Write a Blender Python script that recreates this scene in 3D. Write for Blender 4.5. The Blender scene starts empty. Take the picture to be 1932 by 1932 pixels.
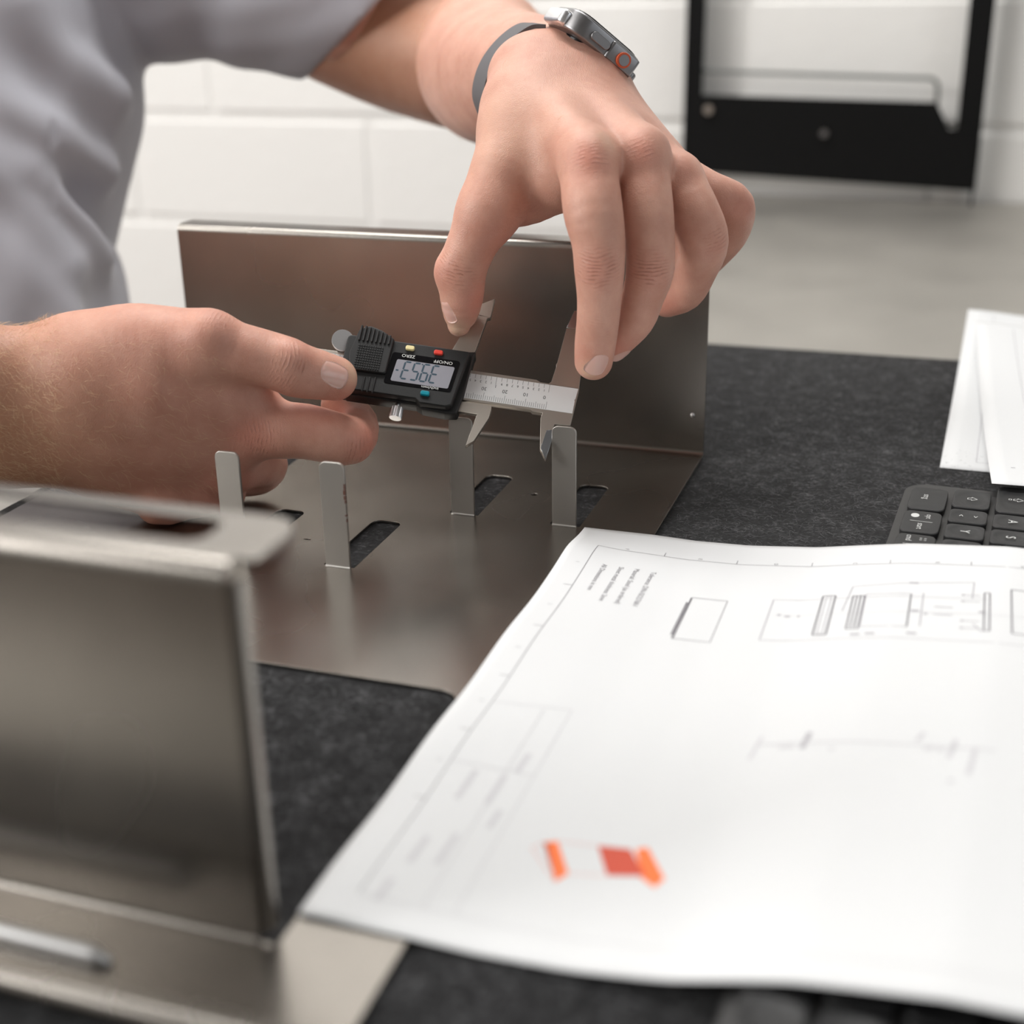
import bpy, bmesh, math, random
import numpy as np
from mathutils import Vector, Matrix
random.seed(3); np.random.seed(3)
S = bpy.context.scene
COL = S.collection

# ---------------------------------------------------------------- camera
F_PX = 2557.227
R = np.array([[0.94817473, 0.31735184, -0.01589004],
              [0.10323842, -0.35497637, -0.92915747],
              [-0.30051042, 0.87936317, -0.36934252]])
CAM = np.array([0.12596359, -0.69146122, 0.24610964])
cd = bpy.data.cameras.new('camera'); cam = bpy.data.objects.new('camera', cd); COL.objects.link(cam)
m = Matrix.Identity(4)
for i in range(3):
    m[i][0] = R[0][i]; m[i][1] = -R[1][i]; m[i][2] = -R[2][i]; m[i][3] = CAM[i]
cam.matrix_world = m
cd.sensor_width = 36; cd.lens = F_PX/1932*36
cd.clip_start = 0.02; cd.clip_end = 50
cd.dof.use_dof = True; cd.dof.focus_distance = 0.640
cd.dof.aperture_fstop = cd.lens/9.3            # 9.3 mm entrance pupil
cd.dof.aperture_blades = 0
S.camera = cam

# ---------------------------------------------------------------- world, lights, exposure
S.view_settings.view_transform = 'Standard'; S.view_settings.look = 'None'
S.view_settings.gamma = 1; S.view_settings.use_curve_mapping = False
S.view_settings.exposure = 0.17
w = bpy.data.worlds.new('world'); S.world = w; w.use_nodes = True
w.node_tree.nodes['Background'].inputs[0].default_value = (.75, .85, 1, 1)
w.node_tree.nodes['Background'].inputs[1].default_value = .05
def area(name, loc, target, sx, sy, power, col):
    l = bpy.data.lights.new(name, 'AREA'); l.shape = 'RECTANGLE'; l.size = sx; l.size_y = sy
    l.energy = power; l.color = col
    o = bpy.data.objects.new(name, l); COL.objects.link(o); o.location = loc
    o.rotation_euler = (Vector(target)-Vector(loc)).to_track_quat('-Z', 'Y').to_euler()
    return o
area('ceiling_and_fill_light', (-0.55, 0.30, 1.86), (-0.55, 0.30, 0), 1.6, .42, 31, (1, .985, .96))
area('ceiling_and_fill_light', (1.55, -0.9, 1.86), (1.55, -0.9, 0), 1.2, .6, 5, (1, .985, .96))
area('window_and_fill_light', (2.9, -1.0, .75), (0, 0, .1), 1.8, 1.2, 12, (.88, .94, 1))
area('ceiling_and_fill_light', (-1.75, -1.5, 1.86), (-1.75, -1.5, 0), .4, 2.4, 20, (1, .985, .96))  # lamp added to brighten the plate's foot and streak the steel bends
area('window_and_fill_light', (-2.7, -1.6, 1.20), (-.2, .8, .1), 1.6, 1.1, 72, (1, .985, .965))  # fill lamp added to brighten the back wall, no window known there

# ---------------------------------------------------------------- helpers
def ray(px, py):
    return R.T @ np.array([(px-966)/F_PX, (py-966)/F_PX, 1.])
def at_z(px, py, z=0.):                        # photo measurement -> point on the horizontal plane z
    d = ray(px, py); return CAM + (z-CAM[2])/d[2]*d
def at_y(px, py, y):
    d = ray(px, py); return CAM + (y-CAM[1])/d[1]*d
def cs(px, py, d):                             # sight line and distance (m) -> camera space mm
    return np.array([(px-966)/F_PX*d, (py-966)/F_PX*d, d])*1000
def to_world(p):                               # camera space mm -> world m
    return np.asarray(p)/1000 @ R + CAM
def tag(o, label=None, cat=None, group=None, kind=None):
    if label: o['label'] = label
    if cat: o['category'] = cat
    if group: o['group'] = group
    if kind: o['kind'] = kind
    return o
def empty(name, loc=(0, 0, 0)):
    o = bpy.data.objects.new(name, None); COL.objects.link(o); o.location = loc; o.empty_display_size = .02
    return o
def put(me, name, mat, parent=None, world=True):
    o = bpy.data.objects.new(name, me); COL.objects.link(o)
    if mat is not None and not me.materials: me.materials.append(mat)
    if parent is not None:
        o.parent = parent
        if world: o.matrix_parent_inverse = world_mat(parent).inverted()
    return o
def world_mat(o):
    m_ = Matrix.Translation(o.location) @ o.rotation_euler.to_matrix().to_4x4()
    if o.parent: m_ = world_mat(o.parent) @ o.matrix_parent_inverse @ m_
    return m_
def obj(name, bm, mat, parent=None, smooth=False, angle=None):
    me = bpy.data.meshes.new(name)
    bmesh.ops.recalc_face_normals(bm, faces=bm.faces[:])
    bm.to_mesh(me); bm.free()
    if smooth or angle:
        me.shade_smooth()
        if angle:
            try: me.set_sharp_from_angle(angle=math.radians(angle))
            except Exception: pass
    return put(me, name, mat, parent)
def box(bm, lo, hi, bevel=0., seg=2, M=None):
    r = bmesh.ops.create_cube(bm, size=1)
    vs = r['verts']
    lo = Vector(lo); hi = Vector(hi)
    for v in vs: v.co = Vector([(lo[i]+hi[i])/2+v.co[i]*(hi[i]-lo[i]) for i in range(3)])
    if bevel:
        es = list({e for v in vs for e in v.link_edges})
        rr = bmesh.ops.bevel(bm, geom=es, offset=bevel, segments=seg, profile=.5, affect='EDGES')
        vs = list({v for f in rr['faces'] for v in f.verts} | {v for v in vs if v.is_valid})
    if M is not None:
        for v in vs: v.co = M @ v.co
    return vs
def round_poly(pts, radii, seg=6):
    """2-D polygon with rounded corners"""
    out = []; n = len(pts)
    for i, (p, r) in enumerate(zip(pts, radii)):
        p = Vector(p); a = Vector(pts[i-1]); b = Vector(pts[(i+1) % n])
        if r <= 0: out.append(tuple(p)); continue
        da = (a-p).normalized(); db = (b-p).normalized()
        ang = da.angle(db); t = min(r/math.tan(ang/2), (a-p).length*.49, (b-p).length*.49); rr = t*math.tan(ang/2)
        c = p+(da+db).normalized()*(rr/math.sin(ang/2))
        s = p+da*t-c; e = p+db*t-c
        a0 = math.atan2(s.y, s.x); a1 = math.atan2(e.y, e.x); d = a1-a0
        while d > math.pi: d -= 2*math.pi
        while d < -math.pi: d += 2*math.pi
        for k in range(seg+1):
            q = a0+d*k/seg; out.append((c.x+rr*math.cos(q), c.y+rr*math.sin(q)))
    return out
def extrude_outline(outline, holes, depth, bevel=0., res=1):
    """filled 2-D outline with holes, extruded to 0..-depth in z -> mesh"""
    cu = bpy.data.curves.new('o', 'CURVE'); cu.dimensions = '2D'; cu.fill_mode = 'BOTH'
    for poly in [outline]+list(holes):
        sp = cu.splines.new('POLY'); sp.points.add(len(poly)-1); sp.use_cyclic_u = True
        for q, (a, b) in zip(sp.points, poly): q.co = (a, b, 0, 1)
    cu.extrude = depth/2-bevel; cu.bevel_depth = bevel; cu.bevel_resolution = res; cu.offset = -bevel
    o = bpy.data.objects.new('o', cu)
    me = bpy.data.meshes.new_from_object(o)
    bpy.data.objects.remove(o)
    bpy.data.curves.remove(cu)
    me.materials.clear()
    co = np.empty(len(me.vertices)*3, np.float32); me.vertices.foreach_get('co', co)
    co = co.reshape(-1, 3); co[:, 2] -= depth/2; me.vertices.foreach_set('co', co.ravel())
    return me
def place(me, M):
    me.transform(M); me.update(); return me
def frame(o, x, y, z):
    M = Matrix.Identity(4)
    for i in range(3): M[i][0] = x[i]; M[i][1] = y[i]; M[i][2] = z[i]; M[i][3] = o[i]
    return M
def text_mesh(s, size, depth=0.00004, align='CENTER', bold=0., xs=1.):
    cu = bpy.data.curves.new('t', 'FONT'); cu.body = s; cu.size = size; cu.extrude = depth
    cu.align_x = align; cu.align_y = 'CENTER'; cu.offset = bold; cu.resolution_u = 3
    o = bpy.data.objects.new('t', cu); me = bpy.data.meshes.new_from_object(o)
    bpy.data.objects.remove(o); bpy.data.curves.remove(cu); me.materials.clear()
    if xs != 1: me.transform(Matrix.Diagonal((xs, 1, 1, 1)))
    return me
def tube(bm, pts, r, n=10, cap=True, flat=None):
    rings = []
    pts = [Vector(p) for p in pts]; up = None
    for i, p in enumerate(pts):
        t = (pts[min(i+1, len(pts)-1)]-pts[max(i-1, 0)]).normalized()
        if up is None:
            up = Vector((0, 0, 1)) if abs(t.z) < .9 else Vector((1, 0, 0))
        sd = t.cross(up).normalized(); up = sd.cross(t).normalized()
        rr = r[i] if isinstance(r, (list, tuple)) else r
        rings.append([bm.verts.new(p+(sd*math.cos(a)+up*math.sin(a))*rr) for a in [2*math.pi*k/n for k in range(n)]])
    for a, b in zip(rings, rings[1:]):
        for k in range(n): bm.faces.new((a[k], a[(k+1) % n], b[(k+1) % n], b[k]))
    if cap:
        bm.faces.new(rings[0][::-1]); bm.faces.new(rings[-1])

# ---------------------------------------------------------------- materials
class NT:
    def __init__(s, name):
        s.m = bpy.data.materials.new(name); s.m.use_nodes = True; s.t = s.m.node_tree; s.N = s.t.nodes
        s.b = s.N['Principled BSDF']
    def n(s, kind, **kw):
        x = s.N.new('ShaderNode'+kind)
        for k, v in kw.items():
            if k.startswith('_'): x.inputs[int(k[1:])].default_value = v
            elif k in x.inputs: x.inputs[k].default_value = v
            else: setattr(x, k, v)
        return x
    def l(s, a, b): s.t.links.new(a, b)
    def set(s, **kw):
        for k, v in kw.items():
            s.b.inputs[k.replace('_', ' ')].default_value = v
        return s
    def ramp(s, fac, stops):
        r = s.n('ValToRGB'); e = r.color_ramp.elements
        while len(e) < len(stops): e.new(.5)
        for q, (p, c_) in zip(e, stops):
            q.position = p; q.color = (c_, c_, c_, 1) if not isinstance(c_, tuple) else (*c_, 1)
        s.l(fac, r.inputs[0]); return r.outputs[0]
    def math(s, op, a, b=None, clamp=False):
        x = s.n('Math', operation=op); x.use_clamp = clamp
        for i, v in enumerate((a, b)):
            if v is None: continue
            if isinstance(v, (int, float)): x.inputs[i].default_value = v
            else: s.l(v, x.inputs[i])
        return x.outputs[0]
    def mix(s, fac, a, b, blend='MIX'):
        x = s.n('MixRGB', blend_type=blend)
        for i, v in enumerate((fac, a, b)):
            if isinstance(v, (int, float)): x.inputs[i].default_value = v if i == 0 else (v, v, v, 1)
            elif isinstance(v, tuple): x.inputs[i].default_value = (*v, 1)
            else: s.l(v, x.inputs[i])
        return x.outputs[0]
    def noise(s, scale, detail=3, rough=.5, vec=None, stretch=None):
        x = s.n('TexNoise', Scale=scale, Detail=detail, Roughness=rough)
        co = s.n('TexCoord').outputs['Object'] if vec is None else vec
        if stretch:
            mp = s.n('Mapping'); mp.inputs['Scale'].default_value = stretch; s.l(co, mp.inputs[0]); co = mp.outputs[0]
        s.l(co, x.inputs['Vector']); return x.outputs['Fac']
    def bump(s, h, strength=.3, dist=.0005, normal=None):
        x = s.n('Bump', Strength=strength, Distance=dist); s.l(h, x.inputs['Height'])
        if normal is not None: s.l(normal, x.inputs['Normal'])
        s.l(x.outputs[0], s.b.inputs['Normal']); return x.outputs[0]
def plain(name, col, rough=.5, metal=0., **kw):
    t = NT(name); t.set(Base_Color=(*col, 1), Roughness=rough, Metallic=metal, **kw); return t.m
def steel(name, col=(.335, .312, .285), rough=.27, stretch=(1, 1, 1), stain=.30, aniso=0.):
    t = NT(name); t.set(Metallic=1.)
    big = t.noise(9, 2, .5); mid = t.noise(38, 2, .5)
    v = t.math('ADD', t.math('MULTIPLY', big, .8), t.math('MULTIPLY', mid, .2))
    c_ = t.mix(t.ramp(v, [(.25, 0), (.75, 1)]), tuple(k*(1-stain) for k in col), tuple(min(1, k*(1+stain*.5)) for k in col))
    t.l(c_, t.b.inputs['Base Color'])
    rr = t.math('ADD', t.math('MULTIPLY', big, .08), rough-.04)
    t.l(rr, t.b.inputs['Roughness'])
    return t.m
M_STEEL = steel('raw_sheet_steel', stretch=(1, .05, .05))
M_TAB = steel('bent_tab_steel', col=(.52, .50, .47), rough=.42, stretch=(1, 1, .3), stain=.2)
M_BENCH = steel('bench_steel', col=(.50, .48, .445), rough=.5, stretch=(.1, 1, 1), stain=.12)
M_CAL = steel('satin_stainless', col=(.50, .455, .405), rough=.42, stain=.03)
M_KNIFE = plain('ground_knife_edge', (.62, .66, .70), .22, 1.)
M_CHROME = plain('turned_chrome', (.86, .86, .87), .33, 1.)
M_SCALE = plain('brushed_scale_plate', (.80, .81, .81), .5, .35)
M_INK = plain('engraved_ink', (.05, .06, .06), .6)
def felt():
    t = NT('charcoal_felt')
    a = t.noise(420, 6, .75); b = t.noise(90, 4, .6); f_ = t.noise(1500, 3, .7)
    v = t.math('ADD', t.math('MULTIPLY', a, .65), t.math('MULTIPLY', b, .35))
    c_ = t.ramp(v, [(.40, (.003, .003, .0035)), (.50, (.011, .011, .012)), (.56, (.032, .032, .034)), (.65, (.13, .13, .135))])
    t.l(c_, t.b.inputs['Base Color']); t.set(Roughness=.95)
    t.b.inputs['Specular IOR Level'].default_value = .15
    t.b.inputs['Sheen Weight'].default_value = .12; t.b.inputs['Sheen Roughness'].default_value = .5
    t.bump(t.math('ADD', t.math('MULTIPLY', a, .6), t.math('MULTIPLY', f_, .4)), .8, .0012)
    return t.m
M_FELT = felt()
def paper():
    t = NT('white_paper'); t.set(Roughness=.75, Base_Color=(.73, .74, .75, 1))
    t.b.inputs['Specular IOR Level'].default_value = .25
    t.bump(t.noise(700, 3), .05, .0002); return t.m
M_PAPER = paper()
M_PRINT = plain('printed_line', (.16, .15, .17), .8)
M_PRINTL = plain('printed_light_line', (.42, .41, .44), .8)
M_ORANGE = plain('printed_orange', (.95, .20, .05), .7)
M_RED = plain('printed_red', (.62, .085, .045), .7)
def paint(name, col, rough=.6, amt=.03, bsc=60):
    t = NT(name); n_ = t.noise(6, 4); t.l(t.mix(n_, tuple(k*(1-amt) for k in col), tuple(k*(1+amt) for k in col)), t.b.inputs['Base Color'])
    t.set(Roughness=rough); t.bump(t.noise(bsc, 5, .6), .35, .002); return t.m
M_BRICK = paint('white_painted_block', (.84, .83, .805), .6)
M_WALL = paint('cream_mortar_paint', (.83, .82, .795), .7)
M_DARKWALL = paint('grey_workshop_wall', (.26, .245, .23), .8)
M_FLOORM = paint('brown_floor', (.10, .06, .035), .5)
M_CEIL = paint('ceiling_paint', (.22, .215, .21), .9)
M_BLACK = plain('black_powder_coat', (.0018, .0018, .002), .65, Specular_IOR_Level=.2)
M_PLASTIC = None
def plastic():
    t = NT('black_moulded_plastic'); t.set(Base_Color=(.007, .0072, .0076, 1), Roughness=.5)
    t.bump(t.noise(2600, 3), .25, .0002); return t.m
M_PLASTIC = plastic()
M_GLOSS = plain('black_gloss_bezel', (.004, .004, .005), .12)
M_LCD = plain('grey_liquid_crystal', (.30, .30, .335), .25)
M_SEG = plain('lcd_segment', (.035, .07, .10), .4)
M_WHITEINK = plain('white_print', (.75, .76, .74), .5)
def key():
    t = NT('graphite_key_plastic'); t.set(Base_Color=(.014, .014, .015, 1), Roughness=.5); t.bump(t.noise(2500, 2), .15, .0001); return t.m
M_KEY = key()
M_KBODY = plain('graphite_keyboard_body', (.032, .031, .031), .5)
M_LEGEND = plain('key_legend_white', (.62, .63, .62), .5)
def cloth():
    t = NT('light_grey_cotton')
    t.set(Roughness=.9); t.b.inputs['Sheen Weight'].default_value = .2
    t.l(t.mix(t.noise(14, 4), (.46, .465, .52), (.53, .535, .585)), t.b.inputs['Base Color'])
    t.bump(t.noise(1400, 2), .2, .0003); return t.m
M_SHIRT = cloth()
def skin():
    t = NT('skin')
    at = t.n('Attribute', attribute_name='tone')     # r redness, g pallor / yellow, b tan and upper-arm shade
    sp = t.n('SeparateColor'); t.l(at.outputs['Color'], sp.inputs[0])
    n1 = t.noise(55, 5, .6); n2 = t.noise(240, 3, .6)
    base = t.mix(t.ramp(n1, [(.3, 0), (.7, 1)]), (.56, .285, .21), (.70, .40, .305))
    base = t.mix(t.math('MULTIPLY', n2, .14), base, (.50, .19, .14))
    c1 = t.mix(sp.outputs[0], base, (.62, .19, .135))
    c2 = t.mix(sp.outputs[1], c1, (.70, .50, .36))
    c3 = t.mix(sp.outputs[2], c2, (.44, .22, .11))
    t.l(c3, t.b.inputs['Base Color'])
    t.set(Roughness=.46)
    t.b.inputs['Subsurface Weight'].default_value = .18
    t.b.inputs['Subsurface Radius'].default_value = (1., .35, .2); t.b.inputs['Subsurface Scale'].default_value = .004
    t.b.inputs['Specular IOR Level'].default_value = .42
    # knuckle creases: coordinates along / across the finger are stored on the mesh
    cr = t.n('Attribute', attribute_name='crease'); s3 = t.n('SeparateXYZ'); t.l(cr.outputs['Vector'], s3.inputs[0])
    nz = t.noise(130, 2, .5)
    sx = t.math('ADD', s3.outputs[0], t.math('MULTIPLY', t.math('SUBTRACT', nz, .5), 3.2))
    wv = t.math('SINE', t.math('MULTIPLY', sx, 1.9)); wv = t.math('POWER', t.math('ABSOLUTE', wv), .35)
    brk = t.ramp(t.noise(260, 2, .5), [(.38, 0), (.58, 1)])
    line = t.math('MULTIPLY', t.math('SUBTRACT', 1., wv), t.math('MULTIPLY', s3.outputs[2], brk))
    vor = t.n('TexVoronoi', Scale=1100., feature='DISTANCE_TO_EDGE')
    t.l(t.n('TexCoord').outputs['Object'], vor.inputs['Vector'])
    fine = t.ramp(vor.outputs['Distance'], [(0, 0), (.25, 1)])
    h = t.math('SUBTRACT', t.math('MULTIPLY', fine, .10), t.math('MULTIPLY', line, 1.5))
    h = t.math('ADD', h, t.math('MULTIPLY', t.noise(500, 3, .6), .22))
    t.bump(h, .75, .0007)
    dark = t.mix(t.math('MULTIPLY', line, .75, True), c3, (.33, .09, .055)); t.l(dark, t.b.inputs['Base Color'])
    return t.m
M_SKIN = skin()
M_NAIL = plain('fingernail', (.74, .45, .38), .30, Subsurface_Weight=.2, Subsurface_Scale=.002, Coat_Weight=.3)
M_HAIR = plain('blond_body_hair', (.80, .58, .36), .4)
M_TITAN = plain('watch_titanium', (.30, .295, .30), .38, 1.)
M_STRAP = plain('grey_watch_strap', (.115, .11, .115), .75)
M_GLASS = plain('watch_glass', (.004, .004, .005), .05)
M_ORING = plain('orange_crown_ring', (.70, .12, .04), .5)

# ---------------------------------------------------------------- room shell
BY = .955                                       # face of the back wall
def slab(name, lo, hi, mat):
    bm = bmesh.new(); box(bm, lo, hi); return tag(obj(name, bm, mat), kind='structure')
slab('floor', (-3.2, -3.4, -.96), (3.2, 1.15, -.90), M_FLOORM)
slab('ceiling', (-3.2, -3.4, 1.90), (3.2, 1.15, 1.96), M_CEIL)
wb = slab('wall_back', (-3.2, BY+.0025, -.90), (3.2, 1.15, 1.90), M_WALL)
slab('wall_front', (-3.2, -3.4, -.90), (3.2, -3.3, 1.90), paint('light_workshop_wall', (.5, .49, .47), .8))
slab('wall_left', (-3.2, -3.3, -.90), (-3.1, BY+.006, 1.90), M_DARKWALL)
slab('wall_right', (3.1, -3.3, -.90), (3.2, BY+.006, 1.90), M_DARKWALL)
CH, CW, JT = .140, .3505, .010
bm = bmesh.new(); box(bm, (-CW/2+JT/2, 0, -CH/2+JT/2), (CW/2-JT/2, .016, CH/2-JT/2), .003, 2)
bme = None
for r_ in range(-7, 12):
    z0 = .076+CH*(r_+.5)
    x0 = -.845+CW/2+(0 if r_ % 2 == 0 else .222)
    for k in range(-6, 9):
        xc = x0+k*CW
        if abs(xc) > 2.9: continue
        if bme is None:
            o = obj('brick', bm, M_BRICK, wb, smooth=False); bme = o.data
        else: o = put(bme, 'brick', M_BRICK, wb)
        o.location = (xc, BY-.0002+random.uniform(0, .001), z0)

# ---------------------------------------------------------------- workbench (L-shaped steel top) and felt mat
bt = -.0028
wbch = tag(empty('workbench', (.3, .1, -.9)), 'grey steel-topped workbench carrying the felt mat and the black frame', 'workbench')
outline = [(-.43, -.61), (1.5, -.61), (1.5, .95), (-.235, .95), (-.235, .247), (-.43, .247)]
me = extrude_outline(outline, [], .03, .0015)
put(place(me, Matrix.Translation((0, 0, bt))), 'bench_top', M_BENCH, wbch)
for (x, y) in ((-.38, -.56), (1.44, -.56), (1.44, .88), (-.19, .88), (-.38, .19)):
    bm = bmesh.new(); box(bm, (x-.025, y-.025, -.9), (x+.025, y+.025, bt-.03), .003)
    obj('leg', bm, M_BLACK, wbch)
me = extrude_outline(round_poly([(-.322, -.515), (1.3, -.515), (1.3, .241), (-.322, .241)], [.004]*4), [], .0026, .0006)
o = put(place(me, Matrix.Translation((0, 0, -.0002))), 'felt_mat', M_FELT)
tag(o, 'charcoal grey felt mat covering the workbench under the metal bracket', 'mat')
def lint(n):
    rg = np.random.RandomState(11)
    P_ = np.stack([rg.uniform(-.32, .30, n*2), rg.uniform(-.51, .235, n*2), np.zeros(n*2)], 1)
    k = (P_[:, 0] > .0045)|((P_[:, 0] > -.276)&(P_[:, 0] < -.039)&(P_[:, 1] < -.289)&(P_[:, 1] > -.423))
    P_ = P_[k][:n]; n = len(P_)
    a = rg.uniform(0, 2*np.pi, n); b = a+rg.normal(0, .9, n); L_ = rg.uniform(.0008, .0026, n)
    up = rg.uniform(.0, .0007, n)
    A0 = P_; A1 = A0+np.stack([np.cos(a)*L_, np.sin(a)*L_, up], 1); A2 = A1+np.stack([np.cos(b)*L_, np.sin(b)*L_, -up*.7], 1)
    A0 = A0-[0, 0, .0001]; r_ = rg.uniform(.00003, .00006, n)[:, None]
    V_ = []
    for A, d in ((A0, a), (A1, (a+b)/2), (A2, b)):
        sd = np.stack([-np.sin(d), np.cos(d), np.zeros(n)], 1)*r_
        V_ += [A+sd, A-sd, A+[0, 0, 1]*r_*1.4]
    V_ = np.stack(V_, 1).reshape(-1, 3); base = np.arange(n)[:, None]*9; Q_ = []
    for s_ in (0, 3):
        for i, j in ((0, 1), (1, 2), (2, 0)): Q_.append(base+np.array([[s_+i, s_+j, s_+3+j, s_+3+i]]))
    Q_ = np.concatenate(Q_)
    me_ = bpy.data.meshes.new('felt_fibres'); me_.vertices.add(len(V_)); me_.vertices.foreach_set('co', V_.astype(np.float32).ravel())
    me_.loops.add(Q_.size); me_.loops.foreach_set('vertex_index', Q_.astype(np.int32).ravel())
    me_.polygons.add(len(Q_)); me_.polygons.foreach_set('loop_start', np.arange(0, Q_.size, 4, dtype=np.int32)); me_.polygons.foreach_set('loop_total', np.full(len(Q_), 4, np.int32))
    me_.update(calc_edges=True)
    tag(put(me_, 'felt_fibres', plain('grey_felt_fibre', (.20, .20, .205), .8), o), kind='stuff')
lint(26000)

# ---------------------------------------------------------------- bent sheet metal bracket
TW, GAP = .0118, .0395
X3, YT, X1, Y2, TH = -.1008, -.1175, -.1837, -.1921, .0509
T = .0015
tabs = [(X1, Y2), (X1+TW+GAP, Y2), (X3, YT), (X3+TW+GAP, YT)]
br = tag(empty('sheet_metal_bracket', (-.15, -.2, 0)),
         'bare steel bracket with two upright flanges and four bent-up tabs, being measured', 'metal bracket')
holes = []
for x, y in tabs:
    g = .0014
    holes.append(round_poly([(x-g, y-.0005), (x+TW+g, y-.0005), (x+TW+g, y+TH+.0045), (x-g, y+TH+.0045)], [0, 0, .0042, .0042]))
holes.append(round_poly([(-.281, -.4290), (-.0335, -.4290), (-.0335, -.284), (-.281, -.284)], [0, 0, .009, .009]))
holes.append([(-.0699+.0016*math.cos(a), -.0831+.0016*math.sin(a)) for a in np.linspace(0, 2*math.pi, 14)[:-1]])
holes.append([(-.1558, -.1692), (-.1526, -.1692), (-.1526, -.1680), (-.1558, -.1680)])
holes.append(round_poly([(-.227, -.150), (-.2105, -.150), (-.2105, -.060), (-.227, -.060)], [.004]*4))
me = extrude_outline(round_poly([(-.3133, -.466), (0, -.466), (0, -.0025), (-.3133, -.0025)], [.003, .003, 0, 0]), holes, T, .0002)
put(place(me, Matrix.Translation((0, 0, T))), 'base_plate', M_STEEL, br)
def sheet_profile(name, prof, x0, x1, t=T, mat=None, corner=None):
    """sheet bent along x: prof is the (y,z) centre line"""
    bm = bmesh.new(); P_ = [Vector(p) for p in prof]; n = len(P_)
    nr = []
    for i in range(n):
        a = P_[max(i-1, 0)]; b = P_[min(i+1, n-1)]; d = (b-a).normalized(); nr.append(Vector((-d.y, d.x)))
    def ring(x):
        return [bm.verts.new((x, (P_[i]+nr[i]*t/2).x, (P_[i]+nr[i]*t/2).y)) for i in range(n)] + \
               [bm.verts.new((x, (P_[i]-nr[i]*t/2).x, (P_[i]-nr[i]*t/2).y)) for i in reversed(range(n))]
    a, b = ring(x0), ring(x1); k = len(a)
    for i in range(k): bm.faces.new((a[i], a[(i+1) % k], b[(i+1) % k], b[i]))
    for q in (a, b):
        for i in range(n-1): bm.faces.new((q[i], q[i+1], q[k-2-i], q[k-1-i]))
    return obj(name, bm, mat or M_STEEL, br, angle=40)
def arc(cy, cz, r, a0, a1, n=7):
    return [(cy+r*math.cos(math.radians(a0+(a1-a0)*i/n)), cz+r*math.sin(math.radians(a0+(a1-a0)*i/n))) for i in range(n+1)]
h2 = T/2
Rb = .003
# back flange: quarter bend from the plate, upright, rounded top, short lip going back
sheet_profile('back_flange', [(-.0028, h2)]+arc(-.0028, h2+Rb, Rb, -90, 0)+arc(Rb-.0028+Rb, .1134-h2-Rb, Rb, 180, 90)[0:]+[(.017, .1134-h2)], -.3133, 0)
# front flange with its top lip: bend radius, then a window and an outer rail
FY = -.4306
sheet_profile('front_flange', [(FY-.001, h2)]+arc(FY-.001, h2+Rb, Rb, -90, 0)[0:]+arc(FY+Rb-.001+.005, .1134-h2-.005, .005, 180, 90, 10)+[(FY+.0075, .1134-h2)], -.281, -.0385)
lipo = round_poly([(-.281, FY+.0075), (-.0322, FY+.0075), (-.0322, FY+.035), (-.281, FY+.035)], [0, 0, .010, .010])
liph = round_poly([(-.268, FY+.0135), (-.052, FY+.0135), (-.052, FY+.029), (-.268, FY+.029)], [.005]*4)
me = extrude_outline(lipo, [liph], T, .0002)
put(place(me, Matrix.Translation((0, 0, .1134))), 'top_lip', M_STEEL, br)
# rounded return down the right end of the front flange
bm = bmesh.new(); xe, ye = -.0385, FY+Rb-.001
pf = [(xe, ye-h2)]+[(xe+.0036*math.sin(a), ye-h2+.0036*(1-math.cos(a))) for a in np.linspace(.15, math.pi/2, 7)]+[(xe+.0036, ye+.0040)]
pi_ = [(xe, ye+h2)]+[(xe+.0021*math.sin(a), ye+h2+.0021*(1-math.cos(a))) for a in np.linspace(.15, math.pi/2, 7)]+[(xe+.0021, ye+.0040)]
ring = pf+pi_[::-1]; lo_ = [bm.verts.new((a, b, .0045)) for a, b in ring]; hi_ = [bm.verts.new((a, b, .1090)) for a, b in ring]; n_ = len(ring)
for k in range(n_): bm.faces.new((lo_[k], lo_[(k+1) % n_], hi_[(k+1) % n_], hi_[k]))
for q in (lo_, hi_):
    for k in range(len(pf)-1): bm.faces.new((q[k], q[k+1], q[n_-2-k], q[n_-1-k]))
obj('side_return', bm, M_STEEL, br, angle=40)
# front edge: hemmed return and a short raised bead on the foot of the plate
sheet_profile('front_hem', [(-.4655, h2)]+[(-.4655+.0032*math.sin(math.radians(a))*-1, h2+.0032-.0032*math.cos(math.radians(a))) for a in range(20, 181, 20)]+[(-.4615, h2+.0064)], -.3133, -.002)
bm = bmesh.new(); tube(bm, [(-.30, -.4475, .0030), (-.29, -.4475, .0034), (-.078, -.4495, .0034), (-.072, -.450, .0028)], [.001, .0026, .0026, .001], 12)
obj('raised_bead', bm, plain('highlight_bead', (.92, .92, .92), .5, 1.), br, smooth=True)  # metal lighter than the plate's, a highlight put into its colour
# tabs: rounded strips bent straight up out of the plate
for i, (x, y) in enumerate(tabs):
    rr = .0016
    prof = [(y-.0025, h2)]+arc(y-.0025, h2+rr, rr, -90, 0, 5)
    yy = prof[-1][0]
    o2 = round_poly([(0, 0), (TW, 0), (TW, TH-h2-rr), (0, TH-h2-rr)], [0, 0, .0030, .0030], 5)
    me = extrude_outline(o2, [], T, .00018)
    M_ = frame((x, yy-h2, h2+rr), (1, 0, 0), (0, 0, 1), (0, -1, 0))
    tb = put(place(me, M_), 'tab', M_TAB, br)
    bend = sheet_profile('tab_bend', prof, x, x+TW, T, M_TAB)
    bend.parent = tb; bend.matrix_parent_inverse = world_mat(tb).inverted()
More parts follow.
